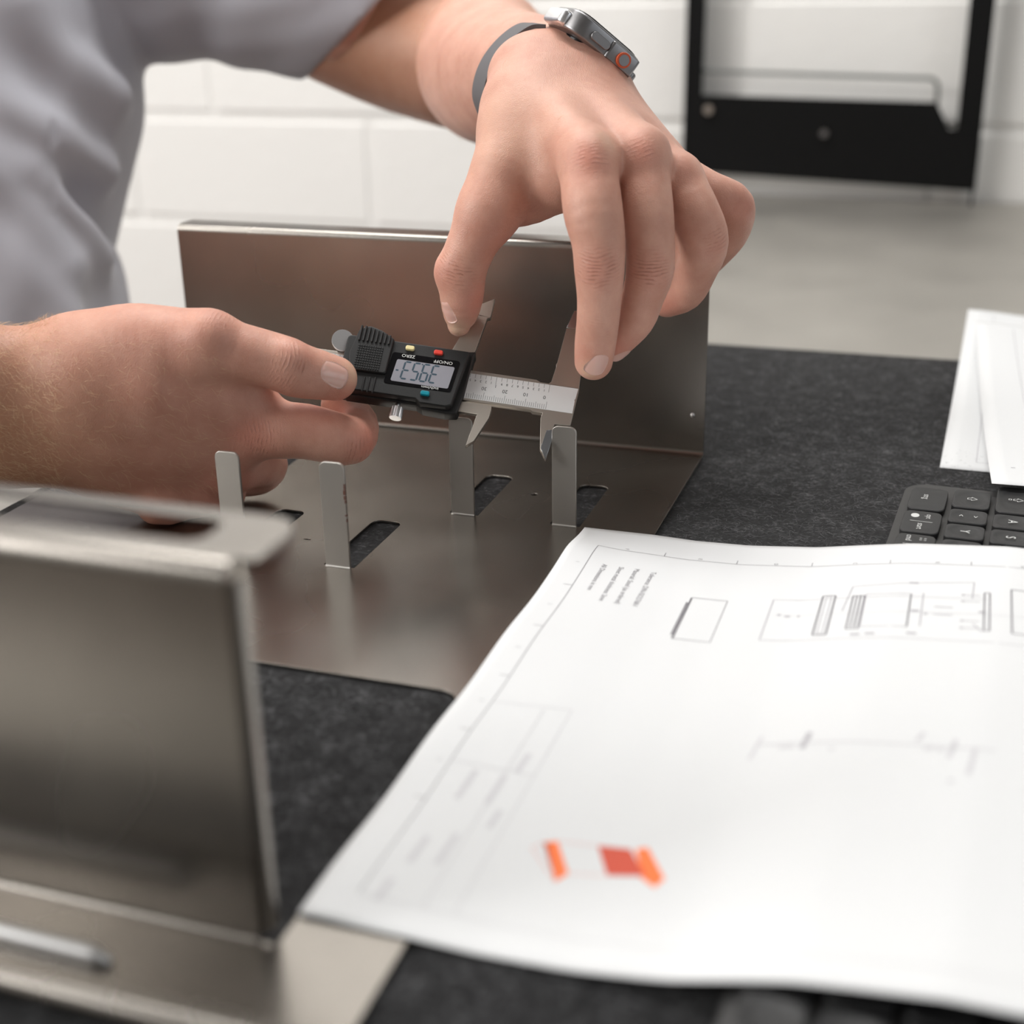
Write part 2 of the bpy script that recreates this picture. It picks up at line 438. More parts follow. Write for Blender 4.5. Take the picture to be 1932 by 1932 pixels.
# tiny weld speck / dimple near the right end of the back flange
bm = bmesh.new(); bmesh.ops.create_uvsphere(bm, u_segments=10, v_segments=6, radius=.0011)
for v in bm.verts: v.co = Vector((-.0065, -.0006, .0235))+Vector((v.co.x, v.co.y*.5, v.co.z))
obj('dimple', bm, M_CHROME, br, smooth=True)
M_RUST = plain('rust_mark', (.12, .035, .02), .8)
bm = bmesh.new()
tx, ty = tabs[1]
for z, hh, ww in ((.0385, .0032, .0007), (.0362, .0026, .0010), (.0340, .0022, .0009), (.0322, .0020, .0006), (.0262, .0011, .0008), (.0235, .0018, .0004)):
    box(bm, (tx+TW-ww-.0001, ty-.00166, z), (tx+TW+.00004, ty-.0006, z+hh), .0002, 1)
obj('rust_marks', bm, M_RUST, br); bpy.data.objects['rust_marks']['kind'] = 'stuff'

# ---------------------------------------------------------------- person: implicit surface for the skin
# primitives live in camera space (mm): x right, y down, z away
class RC:                                        # tapered capsule, optionally flattened along an axis
    def __init__(s, a, b, ra, rb):
        s.a = np.array(a, float); s.b = np.array(b, float); s.ra = ra; s.rb = rb
        s.ba = s.b-s.a; s.l2 = s.ba@s.ba+1e-9
    def __call__(s, P):
        pa = P-s.a; t = np.clip((pa@s.ba)/s.l2, 0, 1)
        q = pa-t[:, None]*s.ba
        return np.sqrt((q*q).sum(1))-(s.ra+(s.rb-s.ra)*t)
def chain(*js):                                  # joints (px, py, depth m, radius mm), splined
    K = [np.append(cs(*j[:3]), j[3]) for j in js]
    if len(K) > 2:
        ex = [2*K[0]-K[1]]+K+[2*K[-1]-K[-2]]; D = []
        for i in range(1, len(ex)-2):
            a, b, c, d = ex[i-1:i+3]
            n = max(1, min(12, int(np.linalg.norm(c[:3]-b[:3])/3.5)))
            for k in range(n):
                t = k/n
                D.append(.5*((2*b)+(c-a)*t+(2*a-5*b+4*c-d)*t*t+(3*b-a-3*c+d)*t**3))
        K = D+[K[-1]]
    return [Group([RC(a[:3], b[:3], a[3], b[3]) for a, b in zip(K, K[1:])], 0)]
class Group:
    """smooth union of children, k = blend width in mm; children are RC or Group"""
    def __init__(s, kids, k): s.kids = kids; s.k = k
    def leaves(s):
        for c in s.kids:
            if isinstance(c, Group): yield from c.leaves()
            else: yield c
    def cull(s, near):
        kids = []
        for c in s.kids:
            if isinstance(c, Group):
                g = c.cull(near)
                if g is not None: kids.append(g)
            elif id(c) in near: kids.append(c)
        return Group(kids, s.k) if kids else None
    def __call__(s, P):
        d = None
        for c in s.kids:
            v = c(P)
            if d is None: d = v
            elif s.k == 0: d = np.minimum(d, v)
            else:
                h = np.maximum(s.k-np.abs(d-v), 0)/s.k
                d = np.minimum(d, v)-h*h*s.k*.25
        return d
def smax(a, b, k):
    h = np.maximum(k-np.abs(a-b), 0)/k
    return np.maximum(a, b)+h*h*k*.25
def mesh_sdf(f, leaves, vox, carve=(), name='m', block=16, extra=0):
    """narrow-band sampling in blocks, then one closed surface from the level set"""
    import openvdb as vdb
    lo = np.min([np.minimum(l.a, l.b)-max(l.ra, l.rb) for l in leaves], 0)-6
    hi = np.max([np.maximum(l.a, l.b)+max(l.ra, l.rb) for l in leaves], 0)+6
    bs = block*vox; nb = np.ceil((hi-lo)/bs).astype(int)+1
    idx = np.stack(np.meshgrid(*[np.arange(n) for n in nb], indexing='ij'), -1).reshape(-1, 3)
    ctr = lo+(idx+.5)*bs
    LD = np.stack([l(ctr) for l in leaves], 1); dm = LD.min(1); hd = bs*.87
    ok = (dm < hd+8)&(dm > -(hd+26))
    g = vdb.FloatGrid(30.0)
    tf = np.arange(block)
    L = np.stack(np.meshgrid(tf, tf, tf, indexing='ij'), -1).reshape(-1, 3)*vox
    leaves = list(leaves)
    for i in np.nonzero(ok)[0]:
        near = {id(leaves[j]) for j in np.nonzero(LD[i] < max(dm[i], 0)+2*hd+12)[0]}
        fc = f.cull(near)
        P = lo+idx[i]*bs+L
        d = fc(P)
        for cv in carve:
            if np.linalg.norm(cv[0].a+cv[0].ba*.5-ctr[i]) < np.linalg.norm(cv[0].ba)*.5+cv[0].ra+hd+10:
                d = smax(d, -cv[0](P), cv[1])
        g.copyFromArray(np.clip(d, -30, 30).astype(np.float32).reshape(block, block, block), ijk=tuple(int(q) for q in idx[i]*block))
    for i in np.nonzero(~ok & (dm < 0))[0]:
        g.copyFromArray(np.full((block, block, block), -30, np.float32), ijk=tuple(int(q) for q in idx[i]*block))
    pts, _, quads = g.convertToPolygons(isovalue=0.0, adaptivity=0.0)
    return pts*vox+lo, np.asarray(quads)[:, ::-1].astype(np.int64)
def raw_mesh(name, pts, quads, world=True):
    me = bpy.data.meshes.new(name)
    co = to_world(pts) if world else pts
    me.vertices.add(len(co)); me.vertices.foreach_set('co', co.astype(np.float32).ravel())
    q = np.asarray(quads, np.int32)
    me.loops.add(q.size); me.loops.foreach_set('vertex_index', q.ravel())
    me.polygons.add(len(q)); me.polygons.foreach_set('loop_start', np.arange(0, q.size, 4, dtype=np.int32))
    me.polygons.foreach_set('loop_total', np.full(len(q), 4, np.int32))
    me.update(calc_edges=True); me.validate(); me.shade_smooth()
    return me

# ---- left hand (far arm, holds the jaws from above)
LH_palm = Group(
    chain((1000, 150, .668, 21), (990, 235, .650, 19)) +
    chain((1094, 152, .672, 21), (1040, 160, .668, 22)) +
    chain((1010, 190, .652, 17), (1108, 300, .604, 12.2)) +
    chain((1070, 180, .657, 17), (1210, 292, .614, 11.6)) +
    chain((1110, 178, .665, 15), (1276, 338, .632, 10.6)) +
    chain((1128, 180, .676, 14), (1297, 352, .652, 10)) +
    chain((1060, 270, .664, 17), (1210, 330, .652, 14)) +
    # thumb metacarpal, web between thumb and index
    chain((985, 222, .652, 17.5), (956, 310, .636, 16.2), (922, 398, .632, 14.0)) +
    chain((1000, 270, .648, 17), (1062, 338, .630, 13.5)) +
    chain((950, 370, .650, 15), (1000, 366, .648, 14), (1050, 342, .640, 12)), 13)
LH_index = Group(chain((1108, 300, .604, 12.6), (1118, 392, .5955, 13.2), (1129, 455, .5965, 11.9), (1131, 508, .600, 11.2), (1131, 560, .607, 10.1), (1128, 608, .614, 9.7), (1123, 650, .621, 9.5), (1120, 681, .627, 8.9)), 3)
LH_mid = Group(chain((1210, 292, .614, 12), (1220, 392, .608, 12), (1226, 455, .610, 11.2), (1226, 512, .613, 10.9), (1213, 560, .620, 9.7), (1197, 603, .627, 9.3), (1155, 648, .639, 8.6)), 3)
LH_ring = Group(chain((1280, 336, .630, 11), (1309, 398, .624, 11.6), (1328, 455, .628, 11.4), (1314, 508, .639, 9.9), (1293, 550, .650, 9.1), (1259, 566, .660, 8.4)) + chain((1300, 430, .636, 10), (1304, 484, .645, 8.6)), 3)
LH_pinky = Group(chain((1300, 349, .650, 10), (1346, 366, .646, 9.8), (1386, 389, .650, 9.6), (1380, 440, .665, 8.4), (1340, 490, .680, 7.6)), 3)
LH_thumb = Group(chain((922, 398, .632, 13.6), (893, 455, .635, 12.0), (875, 500, .639, 11.5), (872, 520, .641, 11.2), (871, 560, .646, 10.4), (869, 590, .650, 8.4), (866, 613, .652, 5.6)), 3)
LH_detail = Group([RC(cs(1113, 298, .5950), cs(1113, 308, .5945), 7, 7), RC(cs(1211, 290, .6055), cs(1211, 298, .6055), 6, 6),
                   RC(cs(1283, 325, .622), cs(1283, 325, .622), 5.5, 5.5), RC(cs(848, 512, .640), cs(848, 514, .640), 6.2, 6.2)] +
                  chain((1050, 205, .6315, 4.5), (1104, 285, .5965, 3.5)) + chain((1105, 195, .639, 4.5), (1200, 275, .6065, 3.5)), 6)
LARM = Group([Group(chain((1050, 140, .690, 23.5), (1000, 140, .735, 31), (950, 146, .785, 39), (920, 132, .835, 43), (915, 110, .875, 44)), 5),
              Group(chain((858, 120, .925, 43), (745, 82, .950, 45), (640, 35, .955, 46)), 5)], 5)
# ---- right hand (near arm, thumb on the battery cover of the caliper)
RH_palm = Group(
    chain((30, 722, .628, 21), (140, 690, .626, 21.5)) +
    chain((30, 822, .634, 21), (140, 812, .636, 21.5)) +
    chain((30, 770, .630, 24), (160, 760, .630, 24)) +
    chain((150, 690, .626, 21.5), (235, 659, .620, 20.5), (310, 650, .615, 17.5), (388, 650, .611, 14.4)) +
    chain((160, 740, .628, 22), (300, 760, .632, 19), (455, 812, .640, 13)) +
    chain((150, 790, .636, 22), (420, 880, .655, 13.2)) +
    chain((150, 820, .640, 20), (365, 922, .661, 12.5)) +
    chain((130, 845, .642, 15), (210, 893, .652, 14), (305, 930, .660, 12)) +
    chain((300, 722, .620, 18.5), (440, 735, .628, 14), (482, 762, .634, 11.5)) +
    chain((230, 800, .634, 20), (430, 838, .6455, 14)) + chain((200, 720, .622, 19), (400, 772, .6345, 15.5)) +
    chain((240, 820, .650, 20), (380, 850, .660, 15)), 13)
RH_index = Group(chain((455, 812, .640, 13.2), (520, 812, .636, 13.4), (575, 814, .636, 13.1), (630, 826, .638, 12.4), (660, 829, .641, 11.9), (674, 808, .649, 10.4), (668, 788, .656, 9.6), (640, 764, .664, 9)), 4)
RH_mid = Group(chain((420, 880, .655, 13.2), (470, 874, .664, 12.4), (500, 876, .672, 11.2), (487, 898, .680, 9.6), (440, 905, .680, 9)), 4)
RH_ring = Group(chain((365, 922, .660, 12.3), (410, 925, .664, 11), (425, 930, .667, 10), (390, 936, .667, 8.8), (350, 932, .667, 8.5)), 4)
RH_pinky = Group(chain((305, 932, .660, 11), (330, 943, .657, 9), (318, 959, .650, 7.8), (292, 960, .647, 7.4)), 4)
RH_thumb = Group(chain((388, 650, .611, 14.4), (455, 664, .611, 12.9), (520, 682, .614, 12.7), (556, 697, .616, 12.6), (595, 706, .620, 11.6), (632, 714, .624, 10.3)), 3)
RH_detail = Group([RC(cs(402, 630, .604), cs(402, 630, .604), 9, 9), RC(cs(548, 672, .608), cs(552, 674, .608), 6, 6)] +
                  chain((320, 930, .655, 5), (190, 880, .636, 5)), 7)
RARM = Group(chain((30, 722, .628, 21), (-130, 700, .612, 27), (-420, 700, .600, 38)) +
             chain((30, 822, .634, 21), (-130, 830, .620, 25), (-420, 820, .605, 36)), 18)
def hand(palm, fingers, detail, arm):
    fg = Group(fingers, 1.1)
    return Group([Group([palm, arm], 14), fg, detail], 7)
LH = hand(LH_palm, [LH_index, LH_mid, LH_ring, LH_pinky, LH_thumb], LH_detail, LARM)
RH = hand(RH_palm, [RH_index, RH_mid, RH_ring, RH_pinky, RH_thumb], RH_detail, RARM)
TORSO = Group(chain((-60, -260, 1.03, 105), (-105, 150, 1.03, 100), (-200, 440, 1.03, 100), (-180, 760, 1.02, 100)) +
              chain((660, 28, .942, 42), (380, -110, 1.02, 50), (60, -330, 1.04, 75), (-380, -330, .88, 60)) +
              chain((-330, 750, .604, 36), (-950, 725, .600, 42), (-420, -350, .86, 50)), 30)
BODY = Group([LH, RH], 3)
def segs(*js):
    return chain(*js)
# folds of the skin cut a little into the surface: (capsule, softness)
CARVE = [(c_, 1.6) for g_ in
         chain((1039, 352, .612, 1.0), (1050, 372, .603, 1.0)) + chain((470, 690, .610, 1.4), (505, 728, .618, 1.5), (548, 755, .622, 1.4)) +
         chain((918, 500, .640, .9), (903, 507, .634, .8)) + chain((1290, 478, .632, 1.0), (1272, 484, .634, 1.0)) +
         [] for c_ in g_.leaves()]
VOX = 1.0
leaves = list(BODY.leaves())
pts, quads = mesh_sdf(BODY, leaves, VOX, CARVE)
nfine = len(pts)
tpts, tq = mesh_sdf(TORSO, list(TORSO.leaves()), 5.0)      # trunk and upper arms, all under the shirt or out of frame
def relax(p_, q_, it, mask=None):                # even out the surface a little
    e = np.concatenate([q_[:, [0, 1]], q_[:, [1, 2]], q_[:, [2, 3]], q_[:, [3, 0]]]); n_ = len(p_)
    deg = np.bincount(e[:, 0], minlength=n_)+np.bincount(e[:, 1], minlength=n_)+1e-9
    for _ in range(it):
        s_ = np.stack([np.bincount(e[:, 0], p_[e[:, 1], k], n_)+np.bincount(e[:, 1], p_[e[:, 0], k], n_) for k in range(3)], 1)/deg[:, None]
        d = s_-p_
        if mask is not None: d *= mask[:, None]
        p_ = p_+d*.6
    return p_
pts = pts.astype(float)
pts = relax(pts, quads, 1)
mk = np.clip((pts[:, 2]-672)/25, 0, 1)*(pts[:, 0] > -60)*(pts[:, 1] < -120); mk = np.maximum(mk, (pts[:, 0] < -235)*1.)
pts = relax(pts, quads, 30, mk)
# ---- colour and crease attributes
def near(px, py, d, r):
    c_ = cs(px, py, d); q = ((pts-c_)**2).sum(1); return np.exp(-q/(r*r))
red = np.zeros(len(pts)); pale = np.zeros(len(pts))
for a in [(1112, 300, .588, 8.5, .42), (1212, 290, .600, 7.5, .42), (1132, 508, .590, 9, .25), (1228, 512, .602, 9, .25), (848, 512, .636, 9, .3),
          (1110, 690, .620, 9, .45), (1375, 460, .618, 10, .22), (1415, 385, .640, 9, .28), (900, 570, .640, 9, .5), (1250, 590, .65, 10, .4), (1160, 660, .632, 9, .4),
          (1290, 325, .62, 7, .3), (935, 440, .63, 12, .35), (980, 385, .64, 14, .3),
          (470, 822, .627, 14, .45), (700, 840, .636, 12, .5), (660, 790, .645, 12, .45), (640, 740, .622, 10, .5), (540, 740, .615, 16, .3), (600, 760, .625, 14, .35),
          (410, 600, .600, 11, .15), (560, 660, .605, 10, .2), (300, 880, .64, 40, .2), (420, 930, .645, 22, .45), (350, 720, .61, 60, .12), (300, 975, .65, 10, .5)]:
    red = np.maximum(red, near(*a[:4])*a[4])
for a in [(862, 618, .648, 5, .8), (1108, 706, .620, 6, .7), (668, 705, .620, 6, .75), (1145, 270, .594, 6, .4), (960, 250, .63, 26, .25)]:
    pale = np.maximum(pale, near(*a[:4])*a[4])
tan = np.zeros(len(pts))
tan = np.maximum(tan, near(-60, 860, .61, 60)*.75); tan = np.maximum(tan, near(60, 900, .625, 32)*.5)
tan = np.maximum(tan, near(690, 60, .9, 70)*.6)  # brown put into the skin for the shade on the far upper arm
crs = np.zeros((len(pts), 3))
def crease(j0, j1, mid, rad, amp, side=None):
    """j0 -> j1 finger direction; mid = joint on the skin"""
    a = cs(*j0); b = cs(*j1); c_ = cs(*mid); d = (b-a)/np.linalg.norm(b-a)
    q = pts-c_; s_ = q@d; lat = np.linalg.norm(q-s_[:, None]*d, axis=1)
    wgt = np.exp(-(s_/rad)**2-(lat/(rad*1.15))**2)*amp
    k = wgt > crs[:, 2]
    crs[k, 0] = s_[k]+.02*lat[k]**2; crs[k, 1] = lat[k]; crs[k, 2] = wgt[k]
crease((1118, 400, .598), (1131, 600, .612), (1132, 505, .590), 7.5, 1.0)
crease((1220, 400, .608), (1213, 600, .622), (1226, 508, .603), 7, .9)
crease((1128, 560, .606), (1122, 650, .62), (1132, 616, .605), 4, .5)
crease((1309, 398, .624), (1330, 455, .628), (1352, 450, .619), 6, .6)
crease((1060, 200, .64), (1118, 400, .598), (1112, 296, .589), 6, .5)
crease((1110, 200, .64), (1218, 400, .61), (1212, 286, .6), 5, .5)
crease((900, 440, .635), (872, 540, .645), (862, 508, .632), 8, .6)
crease((455, 664, .611), (595, 706, .62), (551, 690, .603), 8, .55)
crease((400, 790, .64), (560, 814, .636), (490, 822, .625), 9, .55)
crease((600, 820, .638), (674, 830, .64), (672, 850, .634), 7, .6)
crease((350, 640, .61), (455, 664, .611), (410, 618, .602), 7, .35)
crease((925, 300, .63), (960, 440, .64), (962, 400, .636), 11, .4)
pad = lambda a: np.concatenate([a, np.zeros((len(tpts),)+a.shape[1:])])
red, pale, tan, crs = pad(red), pad(pale), pad(tan), pad(crs)
me = raw_mesh('body', np.concatenate([pts, tpts]), np.concatenate([quads, tq+nfine]))
print('body verts', nfine, len(tpts))
def press(me_, fn):                              # skin or cloth flattens where it rests against something
    co_ = np.empty(len(me_.vertices)*3, np.float32); me_.vertices.foreach_get('co', co_); co_ = co_.reshape(-1, 3)
    fn(co_); me_.vertices.foreach_set('co', co_.ravel()); me_.update()
def rest(c_):
    k = (c_[:, 2] < .0019)&(c_[:, 2] > -.03)&(c_[:, 0] > -.40); c_[k, 2] = .0019
press(me, rest)
at = me.attributes.new('tone', 'FLOAT_COLOR', 'POINT')
at.data.foreach_set('color', np.stack([red, pale, tan, np.ones_like(red)], 1).astype(np.float32).ravel())
at = me.attributes.new('crease', 'FLOAT_VECTOR', 'POINT'); at.data.foreach_set('vector', crs.astype(np.float32).ravel())
person = tag(empty('person', tuple(to_world(cs(-105, 300, 1.03)))), 'person in a light grey t-shirt leaning over the bench, measuring tabs with a caliper', 'person')
put(me, 'body', M_SKIN, person)

# ---- finger nails: curved plates laid on the finger ends
def nail(ctr, along, out, L_, W_, lift=.35, seg=(12, 10)):
    """ctr on/above the skin, along = direction to the finger tip, out = outward (camera space mm)"""
    a = np.array(along, float); a /= np.linalg.norm(a); o = np.array(out, float); o -= a*(a@o); o /= np.linalg.norm(o)
    s_ = np.cross(a, o); c_ = np.array(ctr, float)
    U_, V_ = np.meshgrid(np.linspace(-1, 1, seg[0]+1), np.linspace(-1, 1, seg[1]+1), indexing='ij')
    # square -> squircle
    uu = U_*np.sqrt(1-.42*V_**2); vv = V_*np.sqrt(1-.42*U_**2)
    G = c_+a*(uu[..., None]*L_/2)+s_*(vv[..., None]*W_/2)+o*6
    G = G.reshape(-1, 3); t = np.zeros(len(G))
    for _ in range(40):
        d = BODY_N(G-o*t[:, None]); t += d*.7
        t = np.clip(t, 0, 14)
    edge = np.maximum(np.abs(U_), np.abs(V_)).reshape(-1)
    tipk = np.clip(U_.reshape(-1), 0, 1)**4*.3
    off = lift*(1-edge**4*1.25)+tipk
    top = G-o*t[:, None]+o*off[:, None]
    n0, n1 = seg[0]+1, seg[1]+1
    q = [(i*n1+j, (i+1)*n1+j, (i+1)*n1+j+1, i*n1+j+1) for i in range(n0-1) for j in range(n1-1)]
    N_ = len(top); bot = top-o*1.0
    q += [(d+N_, c1+N_, b+N_, a_+N_) for a_, b, c1, d in q]
    ring = [i*n1 for i in range(n0)]+[(n0-1)*n1+j for j in range(1, n1)]+[i*n1+n1-1 for i in range(n0-2, -1, -1)]+[j for j in range(n1-2, 0, -1)]
    for x_, y_ in zip(ring, ring[1:]+ring[:1]): q.append((x_, y_, y_+N_, x_+N_))
    m_ = raw_mesh('fingernail', np.concatenate([top, bot]), q)
    return put(m_, 'fingernail', M_NAIL, person)
def BODY_N(P):
    return np.minimum(LH(P), RH(P)) if len(P) else np.zeros(0)
nail(cs(1128, 688, .618), (-6, 26, 7), (.45, .35, -.82), 11.0, 9.6, .28)            # left index
nail(cs(858, 588, .645), (0, 28, 4), (-.80, .05, -.60), 11, 7.5)                  # left thumb
nail(cs(1165, 662, .637), (-30, 30, 10), (.65, .6, -.4), 9.5, 8)                # left middle
nail(cs(630, 707, .614), (20, 6, 4), (.05, -.30, -.95), 13.5, 11.5)             # right thumb
# ---- body hair on the forearms and the back of the near hand
def hairs(name, boxes, n, seed):
    rg = np.random.RandomState(seed)
    sel = np.zeros(len(pts), bool)
    X_ = pts[:, 0]/pts[:, 2]*F_PX+966; Y_ = pts[:, 1]/pts[:, 2]*F_PX+966
    for (x0, y0, x1, y1, z0, z1, p_) in boxes:
        k = (X_ > x0)&(X_ < x1)&(Y_ > y0)&(Y_ < y1)&(pts[:, 2] > z0)&(pts[:, 2] < z1)&(rg.rand(len(pts)) < p_)
        sel |= k
    ids = np.nonzero(sel)[0]
    if len(ids) > n: ids = rg.choice(ids, n, replace=False)
    g = np.zeros((len(ids), 3)); e = .6
    for k in range(3):
        dv = np.zeros(3); dv[k] = e
        g[:, k] = BODY_N(pts[ids]+dv)-BODY_N(pts[ids]-dv)
    g /= np.linalg.norm(g, axis=1)[:, None]+1e-9
    V_ = []; Q_ = []
    for p, nn in zip(pts[ids], g):
        d0 = np.array([.75, .35, 0])+rg.normal(0, .45, 3); d0 -= nn*(nn@d0); d0 /= np.linalg.norm(d0)
        L_ = rg.uniform(3, 8); p_ = p-nn*.3; dr = nn*.55+d0*.8; sd = np.cross(nn, d0)
        curl = rg.normal(0, .35)
        for s_ in range(4):
            r_ = .055*(1-s_/3.8)
            V_ += [p_+sd*r_, p_-sd*r_*.6+nn*r_*.8, p_-sd*r_*.6-nn*r_*.8]
            p_ = p_+dr*L_/3; dr = dr-nn*.28+sd*curl*.5; dr /= np.linalg.norm(dr)
        b = len(V_)-12
        for s_ in range(3):
            for k in range(3):
                Q_.append((b+s_*3+k, b+s_*3+(k+1) % 3, b+s_*3+3+(k+1) % 3, b+s_*3+3+k))
    m_ = raw_mesh(name, np.array(V_), Q_)
    return tag(put(m_, name, M_HAIR, person), kind='stuff')
hairs('arm_hair', [(-200, 600, 110, 915, 0, 700, .5), (110, 640, 420, 930, 0, 680, .10)], 5200, 5)
hairs('arm_hair', [(700, 0, 1040, 300, 700, 1000, .3), (930, 100, 1200, 330, 560, 700, .05)], 1100, 6)

# ---------------------------------------------------------------- light grey t-shirt
class Shirt:
    def __init__(s):
        s.tor = chain((-15, -260, 1.01, 118), (-30, 60, 1.0, 116), (-42, 250, .99, 112), (-92, 470, .985, 112), (-72, 600, .98, 118), (-70, 800, .98, 122))
        s.sl = chain((250, -110, 1.00, 84), (440, -60, .985, 68), (575, -14, .955, 59), (720, -25, .94, 60))
        s.sh = chain((250, -200, 1.02, 80), (-420, -360, .86, 62))
        s.rid = (chain((-80, 150, .896, 7), (20, 215, .896, 7), (110, 268, .909, 8), (200, 325, .949, 6)) +
                 chain((60, 330, .897, 5), (135, 400, .912, 6), (190, 480, .939, 5)) +
                 chain((-60, 420, .882, 6), (30, 500, .888, 7), (110, 585, .897, 7), (150, 660, .904, 6)) +
                 chain((70, 20, .909, 6), (120, 110, .917, 7), (215, 180, .949, 5)) +
                 chain((-60, 300, .884, 6), (20, 370, .890, 6), (120, 500, .907, 5)))
        s.hem = np.array(cs(652, 72, .905)); s.hn = np.array([.70, .61, .34]); s.hn /= np.linalg.norm(s.hn)
    def leaves(s): return [l for g_ in s.tor+s.sl+s.sh for l in g_.leaves()]
    def cull(s, near): return s
    def fold(s, P):
        x, y, z = P.T
        w_ = np.sin((x*.9+y*1.0+z*.2)*.050+1.2*np.sin(y*.021))*2.6+np.sin((x*1.5-y*.8)*.035+2)*1.8+np.sin((y*.5+x*1.3+z)*.085)*1.0
        return w_
    def __call__(s, P):
        tor = Group([Group(s.tor, 30)]+s.rid, 34)(P); sl = Group(s.sl, 22)(P)
        q = (P-s.hem)@s.hn
        sl = smax(sl, q, 2)
        tor2 = tor-s.fold(P)*.55
        sl2 = sl-s.fold(P[:, [1, 0, 2]]*1.5+40)*.6*np.clip(-q/25, 0, 1)
        d = Group([lambda p_: tor2, lambda p_: sl2, lambda p_: Group(s.sh, 20)(P)], 14)
        v = d(P)
        return np.maximum(v, np.where(q > -40, -(sl2+4.6), -1e3))
sh = Shirt()
spts, sq = mesh_sdf(sh, sh.leaves(), 2.6)
print('shirt verts', len(spts))
# stitched hem: a shallow groove ring a little above the sleeve opening is part of the relief
me = raw_mesh('t_shirt', spts, sq)
def lean(c_):
    k = (c_[:, 2] < .004)&(c_[:, 0] > -.4335); c_[k, 0] = -.4335
press(me, lean)
put(me, 't_shirt', M_SHIRT, person)

# ---------------------------------------------------------------- digital caliper
CU, CV, CP = [np.array(q) for q in (
    (-0.97295563, -0.19331903, 0.12643219), (-0.04761318, 0.70343239, 0.70916561), (-0.04987696, -0.109258, 0.05394241))]
CV = CV-CU*(CU@CV); CV /= np.linalg.norm(CV); CN = np.cross(CV, CU)
def CF(u=0, v=0, n=0, sx=1, sy=1):               # caliper frame: local x = U (mm), y = V, z = -N (so z up means into the tool)
    o = CP+(u*CU+v*CV+n*CN)/1000
    return frame(o, CU/1000, CV/1000, CN/1000*(-1))
cal = tag(empty('digital_caliper', tuple(CP)), 'digital caliper with black display housing, held upside down across two bent tabs', 'caliper')
def cplate(name, pts_, depth, n, mat, bevel=.12, parent=cal, holes=()):
    """outline in (u,v) mm, front face at height n above the scale face, thickness depth"""
    me = extrude_outline(pts_, holes, depth, bevel)       # spans 0..-depth in local z
    M_ = frame(CP+CN*n/1000, CU/1000, CV/1000, -CN/1000)   # mirrored frame: flip local z
    me.transform(Matrix.Diagonal((1, 1, -1, 1))); me.transform(M_); me.flip_normals(); me.update()
    o = put(me, name, mat, parent); return o
# beam with the fixed jaws in one outline
beam = [(150, 0), (150, 16), (12.2, 16), (10.3, 15), (6.2, 15), (5.2, 16.2), (4.1, 24.6), (4.4, 25.6), (4.0, 26.6), (2.5, 45.8), (1.4, 46.0),
        (.1, 56), (-1.6, 56.4), (-3.0, 54), (-7.4, 34), (-8.3, 14.0), (-7.5, .2), (-7.1, -5.2), (.3, -5.8), (.6, -8.4), (.9, -14), (1.6, -24.2), (5.0, -19.2), (7.2, -3.8), (6.7, -.8), (11.6, -.8), (12.6, 0)]
cplate('beam', beam, 3.2, 0, M_CAL)
cplate('knife_edge', [(.9, -8.9), (3.4, -9.5), (4.7, -19.0), (1.55, -24.3), (.25, -15)], .35, .25, M_KNIFE, .05)
cplate('jaw_tip', [(2.5, 46.2), (1.0, 46.2), (-1.8, 46.3), (-2.6, 54.0), (-1.5, 56.2), (.2, 55.8)], .5, .15, M_KNIFE, .05)
cplate('scale_plate', [(149, 1.0), (149, 14.3), (-8.0, 14.3), (-7.45, 8.7), (-6.9, 8.2), (-7.3, 7.7), (-7.1, 1.0)], .18, .16, M_SCALE, .03)
# engraved scale: ticks joined, numbers apart
S0 = 5.6
def tick_mesh(rects, n):
    bm_ = bmesh.new()
    for (u0, v0, u1, v1) in rects:
        q = [CP+(u*CU+v*CV+n*CN)/1000 for u, v in ((u0, v0), (u1, v0), (u1, v1), (u0, v1))]
        bm_.faces.new([bm_.verts.new(tuple(p)) for p in q])
    return bm_
rects = []
for k in range(0, 140):
    L_ = 3.9 if k % 10 == 0 else (3.1 if k % 5 == 0 else 2.4)
    rects.append((S0+k-.075, 1.3, S0+k+.075, 1.3+L_))
for k in range(0, 54):
    L_ = 4.0 if k % 10 == 0 else 2.0
    u = S0+k*2.54; rects.append((u-.07, 14.2-L_, u+.07, 14.2))
rects.append((-8.2, 14.3, 12, 14.42))
tag(obj('scale_ticks', tick_mesh(rects, .19), M_INK, cal), kind='stuff')
def ctext(s, u, v, n, size, mat, name, bold=0., xs=1., parent=cal):
    me = text_mesh(s, size, .01, 'CENTER', bold, xs)     # reads along +U, letters' tops towards -V
    M_ = frame(CP+(u*CU+v*CV+n*CN)/1000, CU/1000, -CV/1000, CN/1000)
    me.transform(M_); me.update(); return put(me, name, mat, parent)
for k in range(0, 13):
    ctext(str(k*10), S0+k*10+(1.5 if k == 0 else .4), 7.3, .19, 2.6, M_INK, 'scale_number')
for k in range(1, 16):
    if k % 10: ctext(str(k % 10), S0+k*2.54-.35, 10.9, .19, 1.75, M_INK, 'scale_number')
ctext('1', S0+25.4-.2, 9.4, .19, 2.3, M_INK, 'scale_number')
